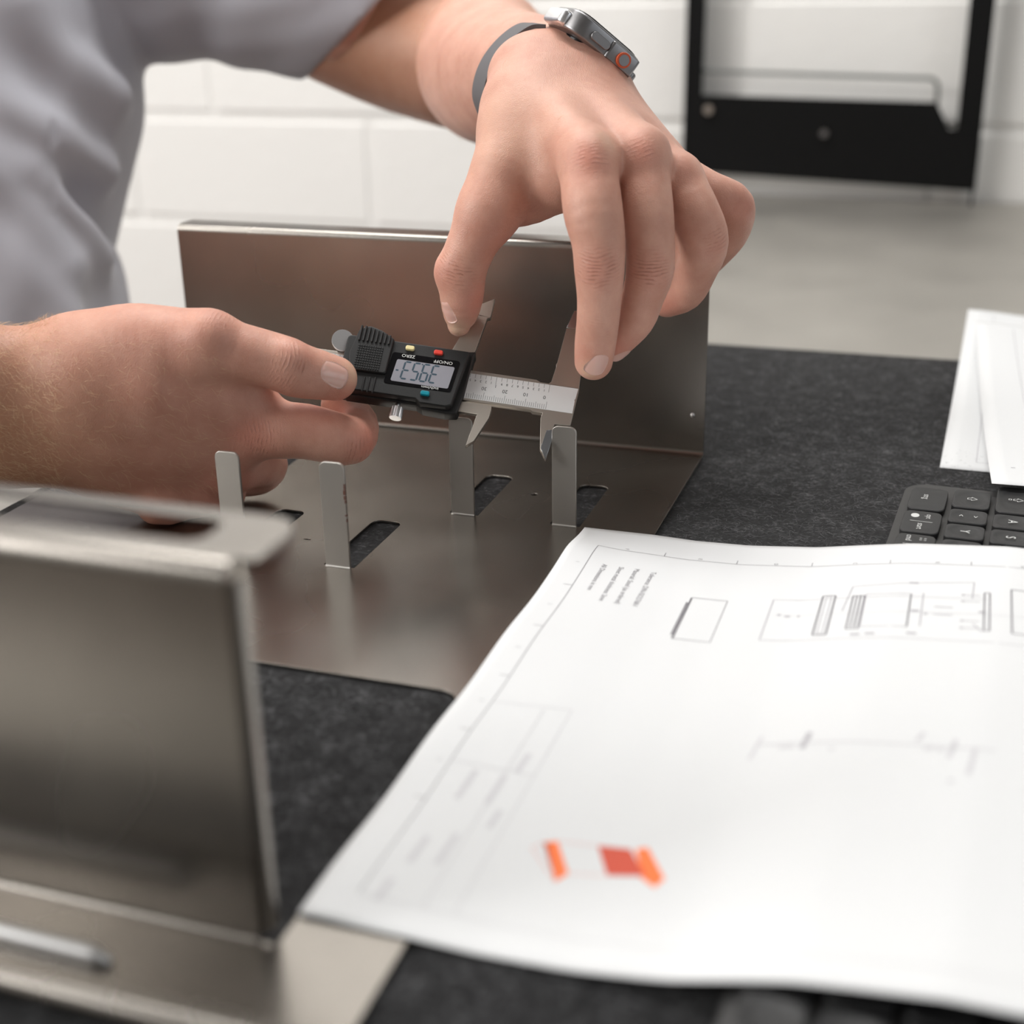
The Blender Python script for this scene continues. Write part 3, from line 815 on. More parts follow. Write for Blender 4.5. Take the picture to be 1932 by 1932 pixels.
# slider: jaws, housing
cplate('slider_jaw', [(46.5, 17), (57.5, 17), (54.6, 25.6), (51.6, 35), (46.0, 51.8), (39.4, 56.3), (39.7, 45.6), (41.2, 44.9), (43.6, 27.0), (44.4, 24.5)], 3.0, .4, M_CAL)
cplate('slider_jaw_tip', [(46.6, 46.3), (39.75, 45.5), (39.5, 56.0), (46.0, 51.7)], .5, .55, M_CAL, .05)
cplate('inside_jaw', [(56, -1.2), (31.0, -1.2), (30.7, -3.0), (31.1, -7.6), (36.0, -20.4), (39.3, -23.6), (38.0, -14), (36.9, -6.6), (56, -6.8)], 2.8, .5, M_CAL)
hb = round_poly([(45.2, 22.0), (45.4, 20), (48.8, -7.0), (51.5, -8.2), (63.5, -8.2), (66, -6.4), (104, -6.4), (104, 22.2), (83, 22.2), (62, 22.2)],
                [.8, 1, 1.2, 1, 1, 1, 2, 2, 1, 1], 4)
cplate('housing', hb, 13.2, 7.0, M_PLASTIC, .55)
cplate('housing_side', round_poly([(43.0, 25.0), (43.6, 22), (44.6, 1), (46.2, -8.6), (52, -9.4), (63, -8.8), (66, -7.2), (100, -7.2), (104, -5), (104, 20), (62, 21.8)], [.4, 1, 1, 1.2, 1, 1, 1, 1, 1, 1, 1], 3), 7.8, 2.4, M_PLASTIC, .6)
cplate('screen_bezel', round_poly([(48.6, 16.2), (50.2, -.7), (82.6, -.7), (81.0, 16.2)], [1.4]*4, 4), .5, 7.22, M_GLOSS, .1)
lcd = cplate('display', round_poly([(50.6, 12.6), (51.9, .9), (79.4, .9), (78.3, 12.6)], [.8]*4, 3), .12, 7.30, M_LCD, .02)
# seven segment reading -39.53 (reads along +U, tops towards -V)
def seg_digit(u, v, ch, wd=3.0, ht=9.0, t=.85, sl=.10):
    SEG = {'3': 'abgcd', '9': 'abcdfg', '5': 'afgcd', '-': 'g'}
    lines_ = {'a': (0, 1, 1, 1), 'b': (1, 1, 1, .5), 'c': (1, .5, 1, 0), 'd': (0, 0, 1, 0), 'e': (0, 0, 0, .5), 'f': (0, .5, 0, 1), 'g': (0, .5, 1, .5)}
    out = []
    for c_ in SEG[ch]:
        x0, y0, x1, y1 = lines_[c_]
        x0 *= wd; x1 *= wd; y0 *= ht; y1 *= ht
        d = Vector((x1-x0, y1-y0)); L_ = d.length; d /= L_; p = Vector((-d.y, d.x))
        a = Vector((x0, y0))+d*.14; b = Vector((x1, y1))-d*.14
        poly = [a, a+d*t*.5+p*t/2, b-d*t*.5+p*t/2, b, b-d*t*.5-p*t/2, a+d*t*.5-p*t/2]
        out.append([(u+q.x+sl*q.y, v-q.y) for q in poly])
    return out
bm = bmesh.new()
# the reading runs right to left in the picture: minus sign first
for poly in seg_digit(57.6, 11.8, '3')+seg_digit(62.1, 11.8, '9')+seg_digit(66.6, 11.8, '5')+seg_digit(71.1, 11.8, '3'):
    bm.faces.new([bm.verts.new(tuple(CP+(a*CU+b*CV+7.34*CN)/1000)) for a, b in poly])
for (a0, b0, a1, b1) in ((76.6, 6.4, 77.9, 7.2), (65.7, 11.2, 66.3, 11.9)):
    bm.faces.new([bm.verts.new(tuple(CP+(a*CU+b*CV+7.34*CN)/1000)) for a, b in ((a0, b0), (a1, b0), (a1, b1), (a0, b1))])
tag(obj('display_reading', bm, M_SEG, lcd), kind='stuff')
ctext('ON/OFF', 56.6, 14.4, 7.26, 2.25, M_WHITEINK, 'on_off_lettering', 0, 1.12)
ctext('ZERO', 73.4, 15.0, 7.26, 2.25, M_WHITEINK, 'zero_lettering', 0, 1.12)
ctext('inch/mm', 60.3, .15, 7.26, 2.0, M_WHITEINK, 'unit_lettering', 0, 1.2)
def button(u, v, mat, name):
    cplate(name, round_poly([(u-2.15, v-1.15), (u+2.15, v-1.15), (u+2.15, v+1.15), (u-2.15, v+1.15)], [.9]*4, 4), 2.2, 8.3, mat, .4)
button(59.7, 18.9, plain('red_button', (.75, .055, .035), .4), 'red_button')
button(73.4, 19.1, plain('cream_button', (.80, .70, .36), .4), 'cream_button')
button(61.9, -3.3, plain('teal_button', (.0, .25, .33), .35), 'teal_button')
# battery cover: humped thumb pad with ribs and a knurled field
pad = round_poly([(82.0, 3.4), (99.6, 3.2), (101.5, 12), (99.0, 25.4), (94, 27.6), (88, 25.9), (81.6, 22.4)], [1.6, 2, 3, 3, 3, 3, 1], 4)
pd = cplate('battery_cover', pad, 8, 8.6, M_PLASTIC, .6)
for k in range(8):
    u = 83.6+k*2.05
    top = 23.6+min(k, 6)*.55
    cplate('grip_rib', round_poly([(u-.5, 18.6+.0*k), (u+.5, 18.6), (u+.5, top), (u-.5, top)], [.45]*4, 3), 1.6, 9.5, M_PLASTIC, .35, pd)
bm = bmesh.new()
for i in range(11):
    for j in range(10):
        c_ = CP+((86.0+i*1.12)*CU+(4.9+j*1.28)*CV+8.75*CN)/1000
        box(bm, (-.36, -.42, -.25), (.36, .42, .22), M=frame(c_, CU/1000, CV/1000, CN/1000))
tag(obj('knurled_field', bm, M_PLASTIC, pd), kind='stuff')
for k in range(3):
    u = 86.5+k*2.5
    cplate('housing_rib', round_poly([(u-.45, -6.9), (u+.45, -6.9), (u+.45, 1.6-k*.3), (u-.45, 1.6-k*.3)], [.4]*4, 3), 1.4, 7.5, M_PLASTIC, .3)
# thumb roller: spun disc facing the camera side of the tool
def disc(name, o, ax, r, h, mat, n=40, knurl=0, parent=cal, ridge=.0):
    bm_ = bmesh.new(); ax = Vector(ax).normalized(); s_ = ax.orthogonal().normalized(); t_ = ax.cross(s_)
    prof = [(0, 0), (r-.25*r*.1, 0), (r, -.08*r), (r, -h+.08*r), (r-.08*r, -h), (0, -h)]
    rings = []
    for (rr, z) in prof:
        if rr == 0: rings.append([bm_.verts.new(Vector(o)+ax*z/1000)]); continue
        ring = []
        for k in range(n):
            a = 2*math.pi*k/n; r2 = rr*(1-(knurl if (k % 2 and rr > .8*r) else 0))
            ring.append(bm_.verts.new(Vector(o)+(ax*z+(s_*math.cos(a)+t_*math.sin(a))*r2)/1000))
        rings.append(ring)
    for a, b in zip(rings, rings[1:]):
        for k in range(n):
            if len(a) == 1: bm_.faces.new((a[0], b[k], b[(k+1) % n]))
            elif len(b) == 1: bm_.faces.new((a[k], a[(k+1) % n], b[0]))
            else: bm_.faces.new((a[k], a[(k+1) % n], b[(k+1) % n], b[k]))
    return obj(name, bm_, mat, parent, angle=30)
disc('thumb_roller', CP+(106.6*CU+19.9*CV+4.6*CN)/1000, CN*.86-CU*.2-CV*.2, 5.3, 2.2, M_CHROME, 60, .012)
disc('lock_screw', CP+(74.4*CU-15.0*CV+.6*CN)/1000, -CV, 3.0, 5.6, M_CHROME, 44, .07)
bm = bmesh.new(); a_ = CP+(74.5*CU-6.5*CV+.6*CN)/1000; b_ = CP+(74.4*CU-10*CV+.6*CN)/1000
tube(bm, [tuple(a_), tuple(b_)], .0011, 12); obj('lock_screw_shaft', bm, M_CHROME, cal, smooth=True)
cplate('depth_rod_cover', [(100, 17.5), (109, 16.6), (109, 15.9), (100, 15.9)], 2.5, 1.4, M_PLASTIC, .2)

# ---------------------------------------------------------------- drawing sheet (A3) draped over bracket and keyboard
def smooth(a, b, x):
    t_ = np.clip((x-a)/(b-a), 0, 1); return t_*t_*(3-2*t_)
def sheet_z(x, y):
    xs = x+.054*(-.12-y)*smooth(.05, .12, x)
    z = np.interp(xs, [-.04, 0, .02, .045, .075, .100, .116, .155, .25, .40], [.0022, .0023, .0016, .0022, .0050, .0093, .0118, .0150, .0135, .006])
    z = z+.0016*np.exp(-((x+.030)/.014)**2)*np.exp(-((y+.148)/.014)**2)
    z = z+.0012*np.exp(-((x+.030)/.020)**2)*np.sin((y+.12)*40)**2
    z = z+.0020*smooth(.18, .3, x)*np.sin(y*14)
    z = z+.0035*smooth(-.39, -.417, y)*smooth(.0, .2, x)
    return z
PX0, PX1, PY0, PY1 = -.0333, .3867, -.4168, -.1197
def sheet(name, f, nx, ny, thick=.00012, mat=M_PAPER):
    V_ = []; Q_ = []
    for s_ in (0, -1):
        for i in range(nx+1):
            for j in range(ny+1):
                x, y, z = f(i/nx, j/ny); V_.append((x, y, z+s_*thick))
    n_ = (nx+1)*(ny+1)
    for i in range(nx):
        for j in range(ny):
            a = i*(ny+1)+j; b = a+ny+1; Q_.append((a, b, b+1, a+1)); Q_.append((n_+a+1, n_+b+1, n_+b, n_+a))
    ring = [i*(ny+1) for i in range(nx+1)]+[nx*(ny+1)+j for j in range(1, ny+1)]+[i*(ny+1)+ny for i in range(nx-1, -1, -1)]+[j for j in range(ny-1, 0, -1)]
    for a, b in zip(ring, ring[1:]+ring[:1]): Q_.append((b, a, a+n_, b+n_))
    return raw_mesh(name, np.array(V_), Q_, world=False)
def draw_f(u, v):
    x = PX0+(PX1-PX0)*u; y = PY0+(PY1-PY0)*v
    return x, y, float(sheet_z(x, y))
dr = put(sheet('drawing_sheet', draw_f, 110, 80), 'drawing_sheet', M_PAPER)
tag(dr, 'large white technical drawing sheet with a small orange printed part, in the foreground', 'paper')
PRINT = []
def pline(x0, y0, x1, y1, wd=.00028, bucket='line'):
    PRINT.append((bucket, x0, y0, x1, y1, wd))
def prect(x0, y0, x1, y1, wd=.0003, bucket='line'):
    for a in ((x0, y0, x1, y0), (x1, y0, x1, y1), (x1, y1, x0, y1), (x0, y1, x0, y0)): pline(*a, wd=wd, bucket=bucket)
fx, fy = PX0+.0128, PY1-.0225
pline(fx, fy, PX1-.013, fy); pline(fx, fy, fx, PY0+.013); pline(fx, PY0+.013, PX1-.013, PY0+.013, bucket='faint')
for k in range(1, 12): pline(-.0225+.0325*k, fy, -.0225+.0325*k, fy+.004)
for k in range(1, 6): pline(fx, fy-.0003-.042*k, fx-.004, fy-.0003-.042*k)
prect(.0305, -.220, .0455, -.181, .00035); pline(.0295, -.217, .0295, -.186, .0008); pline(.0305, -.220, .0305, -.1815, .0008)
# dimensioned views
pline(.0640, -.216, .0640, -.178, .0005, 'dim'); pline(.064, -.178, .1465, -.1760, .0003, 'dim'); pline(.064, -.216, .160, -.2145, .0003, 'dim')
prect(.0835, -.2115, .0885, -.1745, .0007); prect(.0850, -.2105, .0870, -.1760, .0004, 'dim')
prect(.0955, -.207, .1000, -.1755, .0006); pline(.0970, -.206, .0970, -.176, .0005); pline(.0985, -.206, .0985, -.176, .0006)
prect(.1005, -.205, .1178, -.1740, .0004, 'dim'); pline(.1178, -.205, .1178, -.174, .0006)
pline(.1225, -.204, .1225, -.173, .0005, 'dim'); pline(.0945, -.1660, .1415, -.160, .0004, 'dim'); pline(.0945, -.166, .0925, -.190, .0005, 'dim'); pline(.1415, -.160, .1410, -.176, .0005, 'dim')
pline(.066, -.193, .160, -.190, .0003, 'faint')
for (a, b) in ((.127, -.1855), (.127, -.1925)): pline(a, b, a+.007, b, .0007, 'dim')
for (a, b) in ((.1375, -.173), (.1375, -.179), (.1375, -.197), (.1375, -.2035)):
    pline(a, b, a+.0065, b, .0006, 'dim'); pline(a-.0006, b, a+.0006, b, .0014, 'dim')
prect(.1455, -.2050, .1475, -.1700, .0006); pline(.1415, -.1995, .1450, -.2060, .0006, 'dim'); prect(.1555, -.205, .175, -.165, .0006)
for (a, b, l_) in ((.0705, -.1935, .0022), (.0755, -.1935, .001), (.0675, -.1925, .0014), (.0975, -.2120, .0035), (.1030, -.2115, .0035), (.1180, -.2105, .0036), (.1165, -.163, .0036), (.1235, -.1925, .0012), (.1185, -.190, .003), (.1435, -.1885, .0025)):
    pline(a, b, a+l_, b, .0016, 'dim')
pline(.075, -.2955, .150, -.2925, .0009, 'faint'); pline(.0905, -.2985, .0920, -.2880, .0018, 'dim'); pline(.0745, -.3050, .0765, -.290, .0012, 'faint')
for (a, b, c_, d_) in ((.126, -.291, .128, -.285), (.1285, -.2955, .1315, -.2945), (.1325, -.2955, .1345, -.2945), (.136, -.300, .138, -.288), (.142, -.309, .144, -.292), (.083, -.2975, .088, -.297), (.099, -.299, .101, -.299), (.136, -.314, .138, -.313), (.160, -.31, .163, -.290)):
    pline(a, b, c_, d_, .0017, 'faint')
# title block
pline(fx, -.2885, .0085, -.2855, .0004, 'faint'); pline(.0085, -.2855, .0085, PY0+.013, .0004, 'faint'); pline(-.0010, -.2885, -.0010, PY0+.013, .0004, 'faint')
pline(fx, -.330, .0085, -.330, .0004, 'faint')
for (a, b, l_) in ((-.0105, -.333, .017), (-.0005, -.333, .017), (.0030, -.318, .012), (-.012, -.372, .014), (-.004, -.368, .016), (.0045, -.352, .010), (-.014, -.395, .010)):
    pline(a, b, a-.0005, b-l_, .0020, 'faint')
def conform(x, y, n_=.00006): return (x, y, float(sheet_z(x, y))+n_)
for bucket, mat, nm in (('line', M_PRINT, 'drawing_lines'), ('dim', M_PRINTL, 'dimension_lines'), ('faint', plain('printed_faint_line', (.60, .595, .62), .8), 'title_block_lines')):
    bm = bmesh.new()
    for b_, x0, y0, x1, y1, wd in PRINT:
        if b_ != bucket: continue
        d = Vector((x1-x0, y1-y0)); L_ = d.length; n_ = max(1, int(L_/.004)); d /= L_; p = Vector((-d.y, d.x))*wd/2
        prev = None
        for k in range(n_+1):
            c_ = Vector((x0, y0))+d*L_*k/n_; a = c_+p; b = c_-p
            cur = (bm.verts.new(conform(a.x, a.y)), bm.verts.new(conform(b.x, b.y)))
            if prev: bm.faces.new((prev[0], prev[1], cur[1], cur[0]))
            prev = cur
    tag(obj(nm, bm, mat, dr), kind='stuff')
def ptext(s, x, y, size, mat, name, xs=1.):      # reads towards -y, tops towards +x
    me = text_mesh(s, size, 0, 'LEFT', 0, xs)
    me.transform(frame((x, y, 0), (0, -1, 0), (1, 0, 0), (0, 0, 1)))
    for v in me.vertices: v.co = conform(v.co.x, v.co.y, .00007)
    me.update(); return put(me, name, mat, dr)
ptext('Tolerance: DIN-ISO2768-f', .0095, -.1605, .0033, M_PRINT, 'tolerance_note', 1.0)
ptext('Material: Steel (as ordered)', .0020, -.1600, .0033, M_PRINT, 'material_note', 1.0)
ptext('Sheet metal thickness: 2mm', -.0050, -.1605, .0033, M_PRINT, 'thickness_note', .95)
ptext('All Dimensions in mm', -.0125, -.1605, .0033, M_PRINT, 'dimension_note', .9)
for k, ch in enumerate('FEDCBA'):
    ptext(ch, -.0075+.0335*k, fy+.0024, .0024, M_PRINT, 'margin_letter')
for k in range(5): ptext(str(k+1), fx-.004, fy-.020-.042*k, .0024, M_PRINTL, 'margin_number')
# small shaded part in orange
def ppoly(pts_, mat, name):
    bm_ = bmesh.new(); vs = [bm_.verts.new(conform(a, b, .00009)) for a, b in pts_]; bm_.faces.new(vs)
    bmesh.ops.triangulate(bm_, faces=bm_.faces[:]); return obj(name, bm_, mat, dr)
ip = [(at_z(x_, y_, .0035)[0], at_z(x_, y_, .0035)[1]) for x_, y_ in
      ((1025, 1580), (1052, 1578), (1072, 1640), (1048, 1655), (1128, 1588), (1190, 1597), (1218, 1652), (1145, 1645), (1200, 1598), (1222, 1596), (1254, 1660), (1235, 1676), (1210, 1655), (1040, 1610), (1003, 1590))]
ppoly([ip[0], ip[1], ip[2], ip[3]], M_ORANGE, 'left_flange_print'); ppoly([ip[0], (ip[0][0]+.0015, ip[0][1]), ip[13], ip[3]], M_RED, 'left_flange_shade_print')
ppoly([ip[4], ip[5], ip[6], ip[7]], M_RED, 'base_print'); ppoly([ip[8], ip[9], ip[10], ip[11], ip[12]], M_ORANGE, 'right_flange_print')
bm = bmesh.new()
for a, b in ((ip[1], ip[4]), (ip[2], ip[7]), (ip[14], ip[0]), (ip[14], ip[3])):
    d = (Vector(b)-Vector(a)); p = Vector((-d.y, d.x)).normalized()*.0003; a = Vector(a); b = Vector(b)
    bm.faces.new([bm.verts.new(conform(q.x, q.y)) for q in (a+p, b+p, b-p, a-p)])
tag(obj('part_outline_print', bm, plain('printed_pink_line', (.75, .52, .50), .8), dr), kind='stuff')

# ---------------------------------------------------------------- keyboard partly under the sheet
kb = tag(empty('keyboard', (.18, -.24, 0)), 'dark grey computer keyboard with round-dished keys, half hidden under the drawing sheet', 'keyboard')
KA = Vector((-.054, -1, 0)).normalized(); KB = Vector((1, -.054, 0)).normalized(); KO = Vector((.1085-.0003, -.0255, 0))
def kf(a, b, z): return KO+KA*(a-.006)+KB*b+Vector((0, 0, z))
me = extrude_outline(round_poly([(.006, 0), (.433, 0), (.433, .128), (.006, .128)], [.012]*4), [], .0052, .0006)
me.transform(frame(KO+KA*-.006+Vector((0, 0, .0060)), KA, KB, (0, 0, 1))); put(me, 'keyboard_body', M_KBODY, kb)
def keycap(a0, a1, b0, b1, dish=True):
    wd, hh = a1-a0, b1-b0
    n_ = 12; V_ = []; Q_ = []
    def sq(s_, z, off=0):
        ring = []
        for k in range(24):
            t_ = 2*math.pi*k/24; c_, q = math.cos(t_), math.sin(t_)
            e = .32
            x = math.copysign(abs(c_)**e, c_)*(wd/2-off)*s_; y = math.copysign(abs(q)**e, q)*(hh/2-off)*s_
            ring.append((x, y, z))
        return ring
    def rd(s_, z):
        return [(math.cos(2*math.pi*k/24)*(wd/2)*s_*1.0, math.sin(2*math.pi*k/24)*(hh/2)*s_, z) for k in range(24)]
    Z = .0030
    rings = [sq(1, 0), sq(1, Z-.0005), sq(1, Z-.0001, .0003), sq(1, Z, .0007)]
    rings += [rd(.86, Z), rd(.78, Z-.0003), rd(.5, Z-.0006), rd(.2, Z-.0007)] if dish else [sq(.5, Z), sq(.2, Z)]
    bm_ = bmesh.new(); R_ = [[bm_.verts.new(Vector(p)) for p in r_] for r_ in rings]
    for p_, q_ in zip(R_, R_[1:]):
        for k in range(24): bm_.faces.new((p_[k], p_[(k+1) % 24], q_[(k+1) % 24], q_[k]))
    bm_.faces.new(R_[-1])
    ca, cb = (a0+a1)/2, (b0+b1)/2
    M_ = frame(kf(ca, cb, .0063), KA, KB, (0, 0, 1))
    for v in bm_.verts: v.co = M_ @ v.co
    return obj('key', bm_, M_KEY, kb, angle=35), ca, cb
def legend(s, parent, ca, cb, size, da=0, db=0, xs=1.):
    me = text_mesh(s, size, 0, 'CENTER', 0, xs)
    me.transform(frame(kf(ca+da, cb+db, .0094), KA, KB, (0, 0, 1))); return put(me, 'legend', M_LEGEND, parent)
def glyph(polys, parent, ca, cb, da=0, db=0, z=.0094):
    bm_ = bmesh.new()
    for pl in polys: bm_.faces.new([bm_.verts.new(kf(ca+da+x/1000, cb+db+y/1000, z)) for x, y in pl])
    return obj('legend', bm_, M_LEGEND, parent)
def arrow(parent, ca, cb, bar=False, s=1.):
    out = [(0, 2.6), (2.2, 0), (1.0, 0), (1.0, -1.8), (-1.0, -1.8), (-1.0, 0), (-2.2, 0)]
    polys = []
    for i in range(len(out)):
        a = Vector(out[i]); b = Vector(out[(i+1) % len(out)]); d = (b-a).normalized(); p = Vector((-d.y, d.x))*.17
        polys.append([tuple(q*s) for q in (a+p, b+p, b-p, a-p)])
    if bar:
        for (x0, y0, x1, y1) in ((-1, -4.1, 1, -3.8), (-1, -2.9, 1, -2.6), (-1, -4.1, -.7, -2.6), (.7, -4.1, 1, -2.6)):
            polys.append([(x0*s, y0*s), (x1*s, y0*s), (x1*s, y1*s), (x0*s, y1*s)])
    glyph(polys, parent, ca, cb)
PIT, G_ = .0195, .0024
rows = [
 (.0040, [('strg', .020, .0505), ('opt', .0525, .0800), ('cmd', .0820, .1075), ('', .1095, .2180), ('', .2200, .2420), ('', .2440, .266), ('', .268, .290), ('', .296, .3135), ('', .3155, .333), ('', .335, .3525), ('', .358, .3755), ('', .3775, .395), ('', .397, .4145)]),
 (.0235, [('shift', .0170, .0415)]+[(c_, .0440+.0195*i, .0440+.0195*i+.0172) for i, c_ in enumerate(['<', 'Y', 'X', 'C', 'V', 'B', 'N', 'M', ',', '.', '-'])]+[('', .2585, .290), ('', .2965, .3137), ('', .316, .3332), ('', .3355, .3527), ('', .358, .3752), ('', .3775, .3947), ('', .397, .4142)]),
 (.0430, [('caps', .0060, .0420)]+[(c_, .0445+.0195*i, .0445+.0195*i+.0172) for i, c_ in enumerate(['A', 'S', 'D', 'F', 'G', 'H', 'J', 'K', 'L', 'Ö', 'Ä', '#'])]+[('', .2785, .290), ('', .358, .3752), ('', .3775, .3947), ('', .397, .4142)]),
 (.0625, [('', .0060, .0340)]+[(c_, .0365+.0195*i, .0365+.0195*i+.0172) for i, c_ in enumerate(['Q', 'W', 'E', 'R', 'T', 'Z', 'U', 'I', 'O', 'P', 'Ü', '+'])]+[('', .2705, .290), ('', .2965, .3137), ('', .316, .3332), ('', .3355, .3527), ('', .358, .3752), ('', .3775, .3947), ('', .397, .4142)]),
 (.0820, [('', .0060+.0195*i, .0060+.0195*i+.0172) for i in range(13)]+[('', .2595, .290), ('', .2965, .3137), ('', .316, .3332), ('', .3355, .3527), ('', .358, .3752), ('', .3775, .3947), ('', .397, .4142)]),
 (.1015, [('', .0060+.0195*i, .0060+.0195*i+.0172) for i in range(21)])]
for b0, ks in rows:
    for nm, a0, a1 in ks:
        k_, ca, cb = keycap(a0, a1, b0, b0+.0172 if b0 < .1 else b0+.014, dish=nm not in ('strg', 'opt', 'cmd'))
        if nm == 'shift': arrow(k_, ca, cb)
        elif nm == 'caps': arrow(k_, ca, cb+.001, True)
        elif nm == 'strg': legend('strg', k_, ca, cb, .0042, -.002, -.001)
        elif nm == 'opt':
            legend('opt', k_, ca, cb, .0038, -.007, .0028); legend('start', k_, ca, cb, .0040, .006, 0)
            glyph([[(-.5+.0, -4.2), (.0, -4.2)]+[]][:0] or [[(2.6*math.cos(t_)-7.0, 1.9*math.sin(t_)-3.4) for t_ in np.linspace(0, 2*math.pi, 18)[:-1]]], k_, ca, cb)
            glyph([[(-.2, -5), (.15, -5), (.15, 5), (-.2, 5)]], k_, ca, cb)
        elif nm == 'cmd':
            legend('cmd', k_, ca, cb, .0040, -.007, -.003)
            legend('alt', k_, ca, cb, .0040, .006, -.002)
            cl = []
            for sx_ in (-1, 1):
                for sy_ in (-1, 1):
                    for t_ in range(8):
                        a, b = 2*math.pi*t_/8, 2*math.pi*(t_+1)/8
                        cl.append([(r__*math.cos(q)*.55+sx_*.95-7, r__*math.sin(q)*.55+sy_*.95+3) for r__, q in ((1, a), (1, b), (.6, b), (.6, a))])
            glyph(cl, k_, ca, cb); glyph([[(-.2, -5), (.15, -5), (.15, 5), (-.2, 5)]], k_, ca, cb)
        elif nm == '<':
            legend('<', k_, ca, cb, .0040, 0, -.0032); legend('>', k_, ca, cb, .0040, 0, .0032)
        elif nm: legend(nm, k_, ca, cb, .0060)

# ---------------------------------------------------------------- two loose sheets at the back right
def back_sheet(c0, ang, w_, h_, zf, name, label):
    ca, sa = math.cos(ang), math.sin(ang)
    def f(u, v):
        x = c0[0]+ca*u*w_-sa*v*h_; y = c0[1]+sa*u*w_+ca*v*h_
        return x, y, zf(u, v)
    o = put(sheet(name, f, 24, 40), name, M_PAPER); tag(o, label, 'paper')
    return o, f
def zf1(u, v): return .0004+.0024*smooth(.1, .4, u)+.0178*v*v*(1-.55*smooth(0, .5, u))
def zf2(u, v): return .0040+.0085*(1-v)**2+.0180*v*v*(1-.45*smooth(0, .5, u))
s1, f1 = back_sheet((.1226, .0170), -.022, .210, .297, zf1, 'loose_sheet', 'white printed sheet with curled far edge, lower one of the pair behind the keyboard')
s2, f2 = back_sheet((.1476, -.0345), .045, .210, .297, zf2, 'loose_sheet', 'white printed sheet lying on top, turned towards the keyboard caps-lock end')
def on_sheet(parent, f, segs_, texts=()):
    bm_ = bmesh.new()
    for (u0, v0, u1, v1, wd) in segs_:
        d = Vector(((u1-u0)*210, (v1-v0)*297)); L_ = d.length; d /= L_; p = Vector((-d.y, d.x))*wd/2; n_ = max(1, int(L_/8)); prev = None
        for k in range(n_+1):
            t_ = k/n_; cu_, cv_ = u0+(u1-u0)*t_, v0+(v1-v0)*t_
            cur = []
            for s_ in (1, -1):
                x, y, z = f(cu_+s_*p.x/210, cv_+s_*p.y/297); cur.append(bm_.verts.new((x, y, z+.00008)))
            if prev: bm_.faces.new((prev[0], prev[1], cur[1], cur[0]))
            prev = cur
    tag(obj('printed_lines', bm_, M_PRINTL, parent), kind='stuff')
L1 = [(.085, .045, .085, .97, .35), (.085, .045, .95, .045, .35), (.14, .05, .14, .17, .35), (.115, .055, .115, .085, 1.0), (.125, .11, .125, .14, 1.0)]
on_sheet(s1, f1, L1)
on_sheet(s2, f2, [(.115, .07, .115, .97, .35), (.115, .07, .95, .07, .35), (.21, .07, .21, .22, .35), (.14, .085, .16, .085, 1.6), (.19, .09, .205, .09, 1.6), (.175, .14, .175, .17, 1.0), (.05, .10, .06, .10, 1)])

# ---------------------------------------------------------------- black sheet metal frame on the bench by the wall
fr = tag(empty('metal_frame', (-.04, .92, bt)), 'black powder-coated metal frame with a wide slotted lower panel, standing against the wall', 'frame')
YF = .920
def fp(name, outl, holes_=(), y=YF, d=.003):
    me = extrude_outline(outl, holes_, d, .0004)
    me.transform(frame((0, y, 0), (1, 0, 0), (0, 0, 1), (0, -1, 0))); me.update(); return put(me, name, M_BLACK, fr)
# front plate: posts and lower panel with a notched right end
fp('lower_panel', [(-.206, .026), (.1245, .013), (.1245, .080), (.0985, .080), (.0960, .079), (.0900, .079), (.0745, .1075), (-.185, .1125), (-.206, .1125)])
fp('post', [(-.206, .1124), (-.185, .1124), (-.1815, .62), (-.203, .62)])
fp('post', [(.0983, .0801), (.1245, .0801), (.1245, .62), (.0985, .62)])
fp('top_bar', [(-.203, .60), (.1245, .60), (.1245, .64), (-.203, .64)])
for x_, z_ in ((-.2045, .0262), (.1215, .0132)):
    bm = bmesh.new(); box(bm, (x_-.0015, YF-.001, bt), (x_+.0015, YF+.026, .62), .0004); obj('side_return', bm, M_BLACK, fr)
# hanging wire-thin sheet lip with rounded corner
bm = bmesh.new()
pth = [(-.186, YF+.004, .1385)]+[(-.186+.02*k, YF+.004, .1385-.0005*k) for k in range(1, 13)]+[(.064, YF+.004, .1325), (.0700, YF+.004, .1305), (.0735, YF+.004, .126), (.0745, YF+.004, .119), (.0745, YF+.004, .106)]
tube(bm, pth, .0022, 8); obj('inner_lip', bm, plain('lit_grey_edge', (.12, .13, .125), .5), fr, smooth=True)  # light on the black lip's edge is put into this grey
for x_, z_ in ((-.1765, .0965), (-.0440, .0725)):
    disc('hole_disc', (x_, YF-.0045, z_), (0, -1, 0), 5.2 if x_ < -.1 else 4.2, 2.6, M_TITAN if x_ > -.1 else M_CAL, 20, 0, fr)  # discs stand in for holes that show the pale wall behind

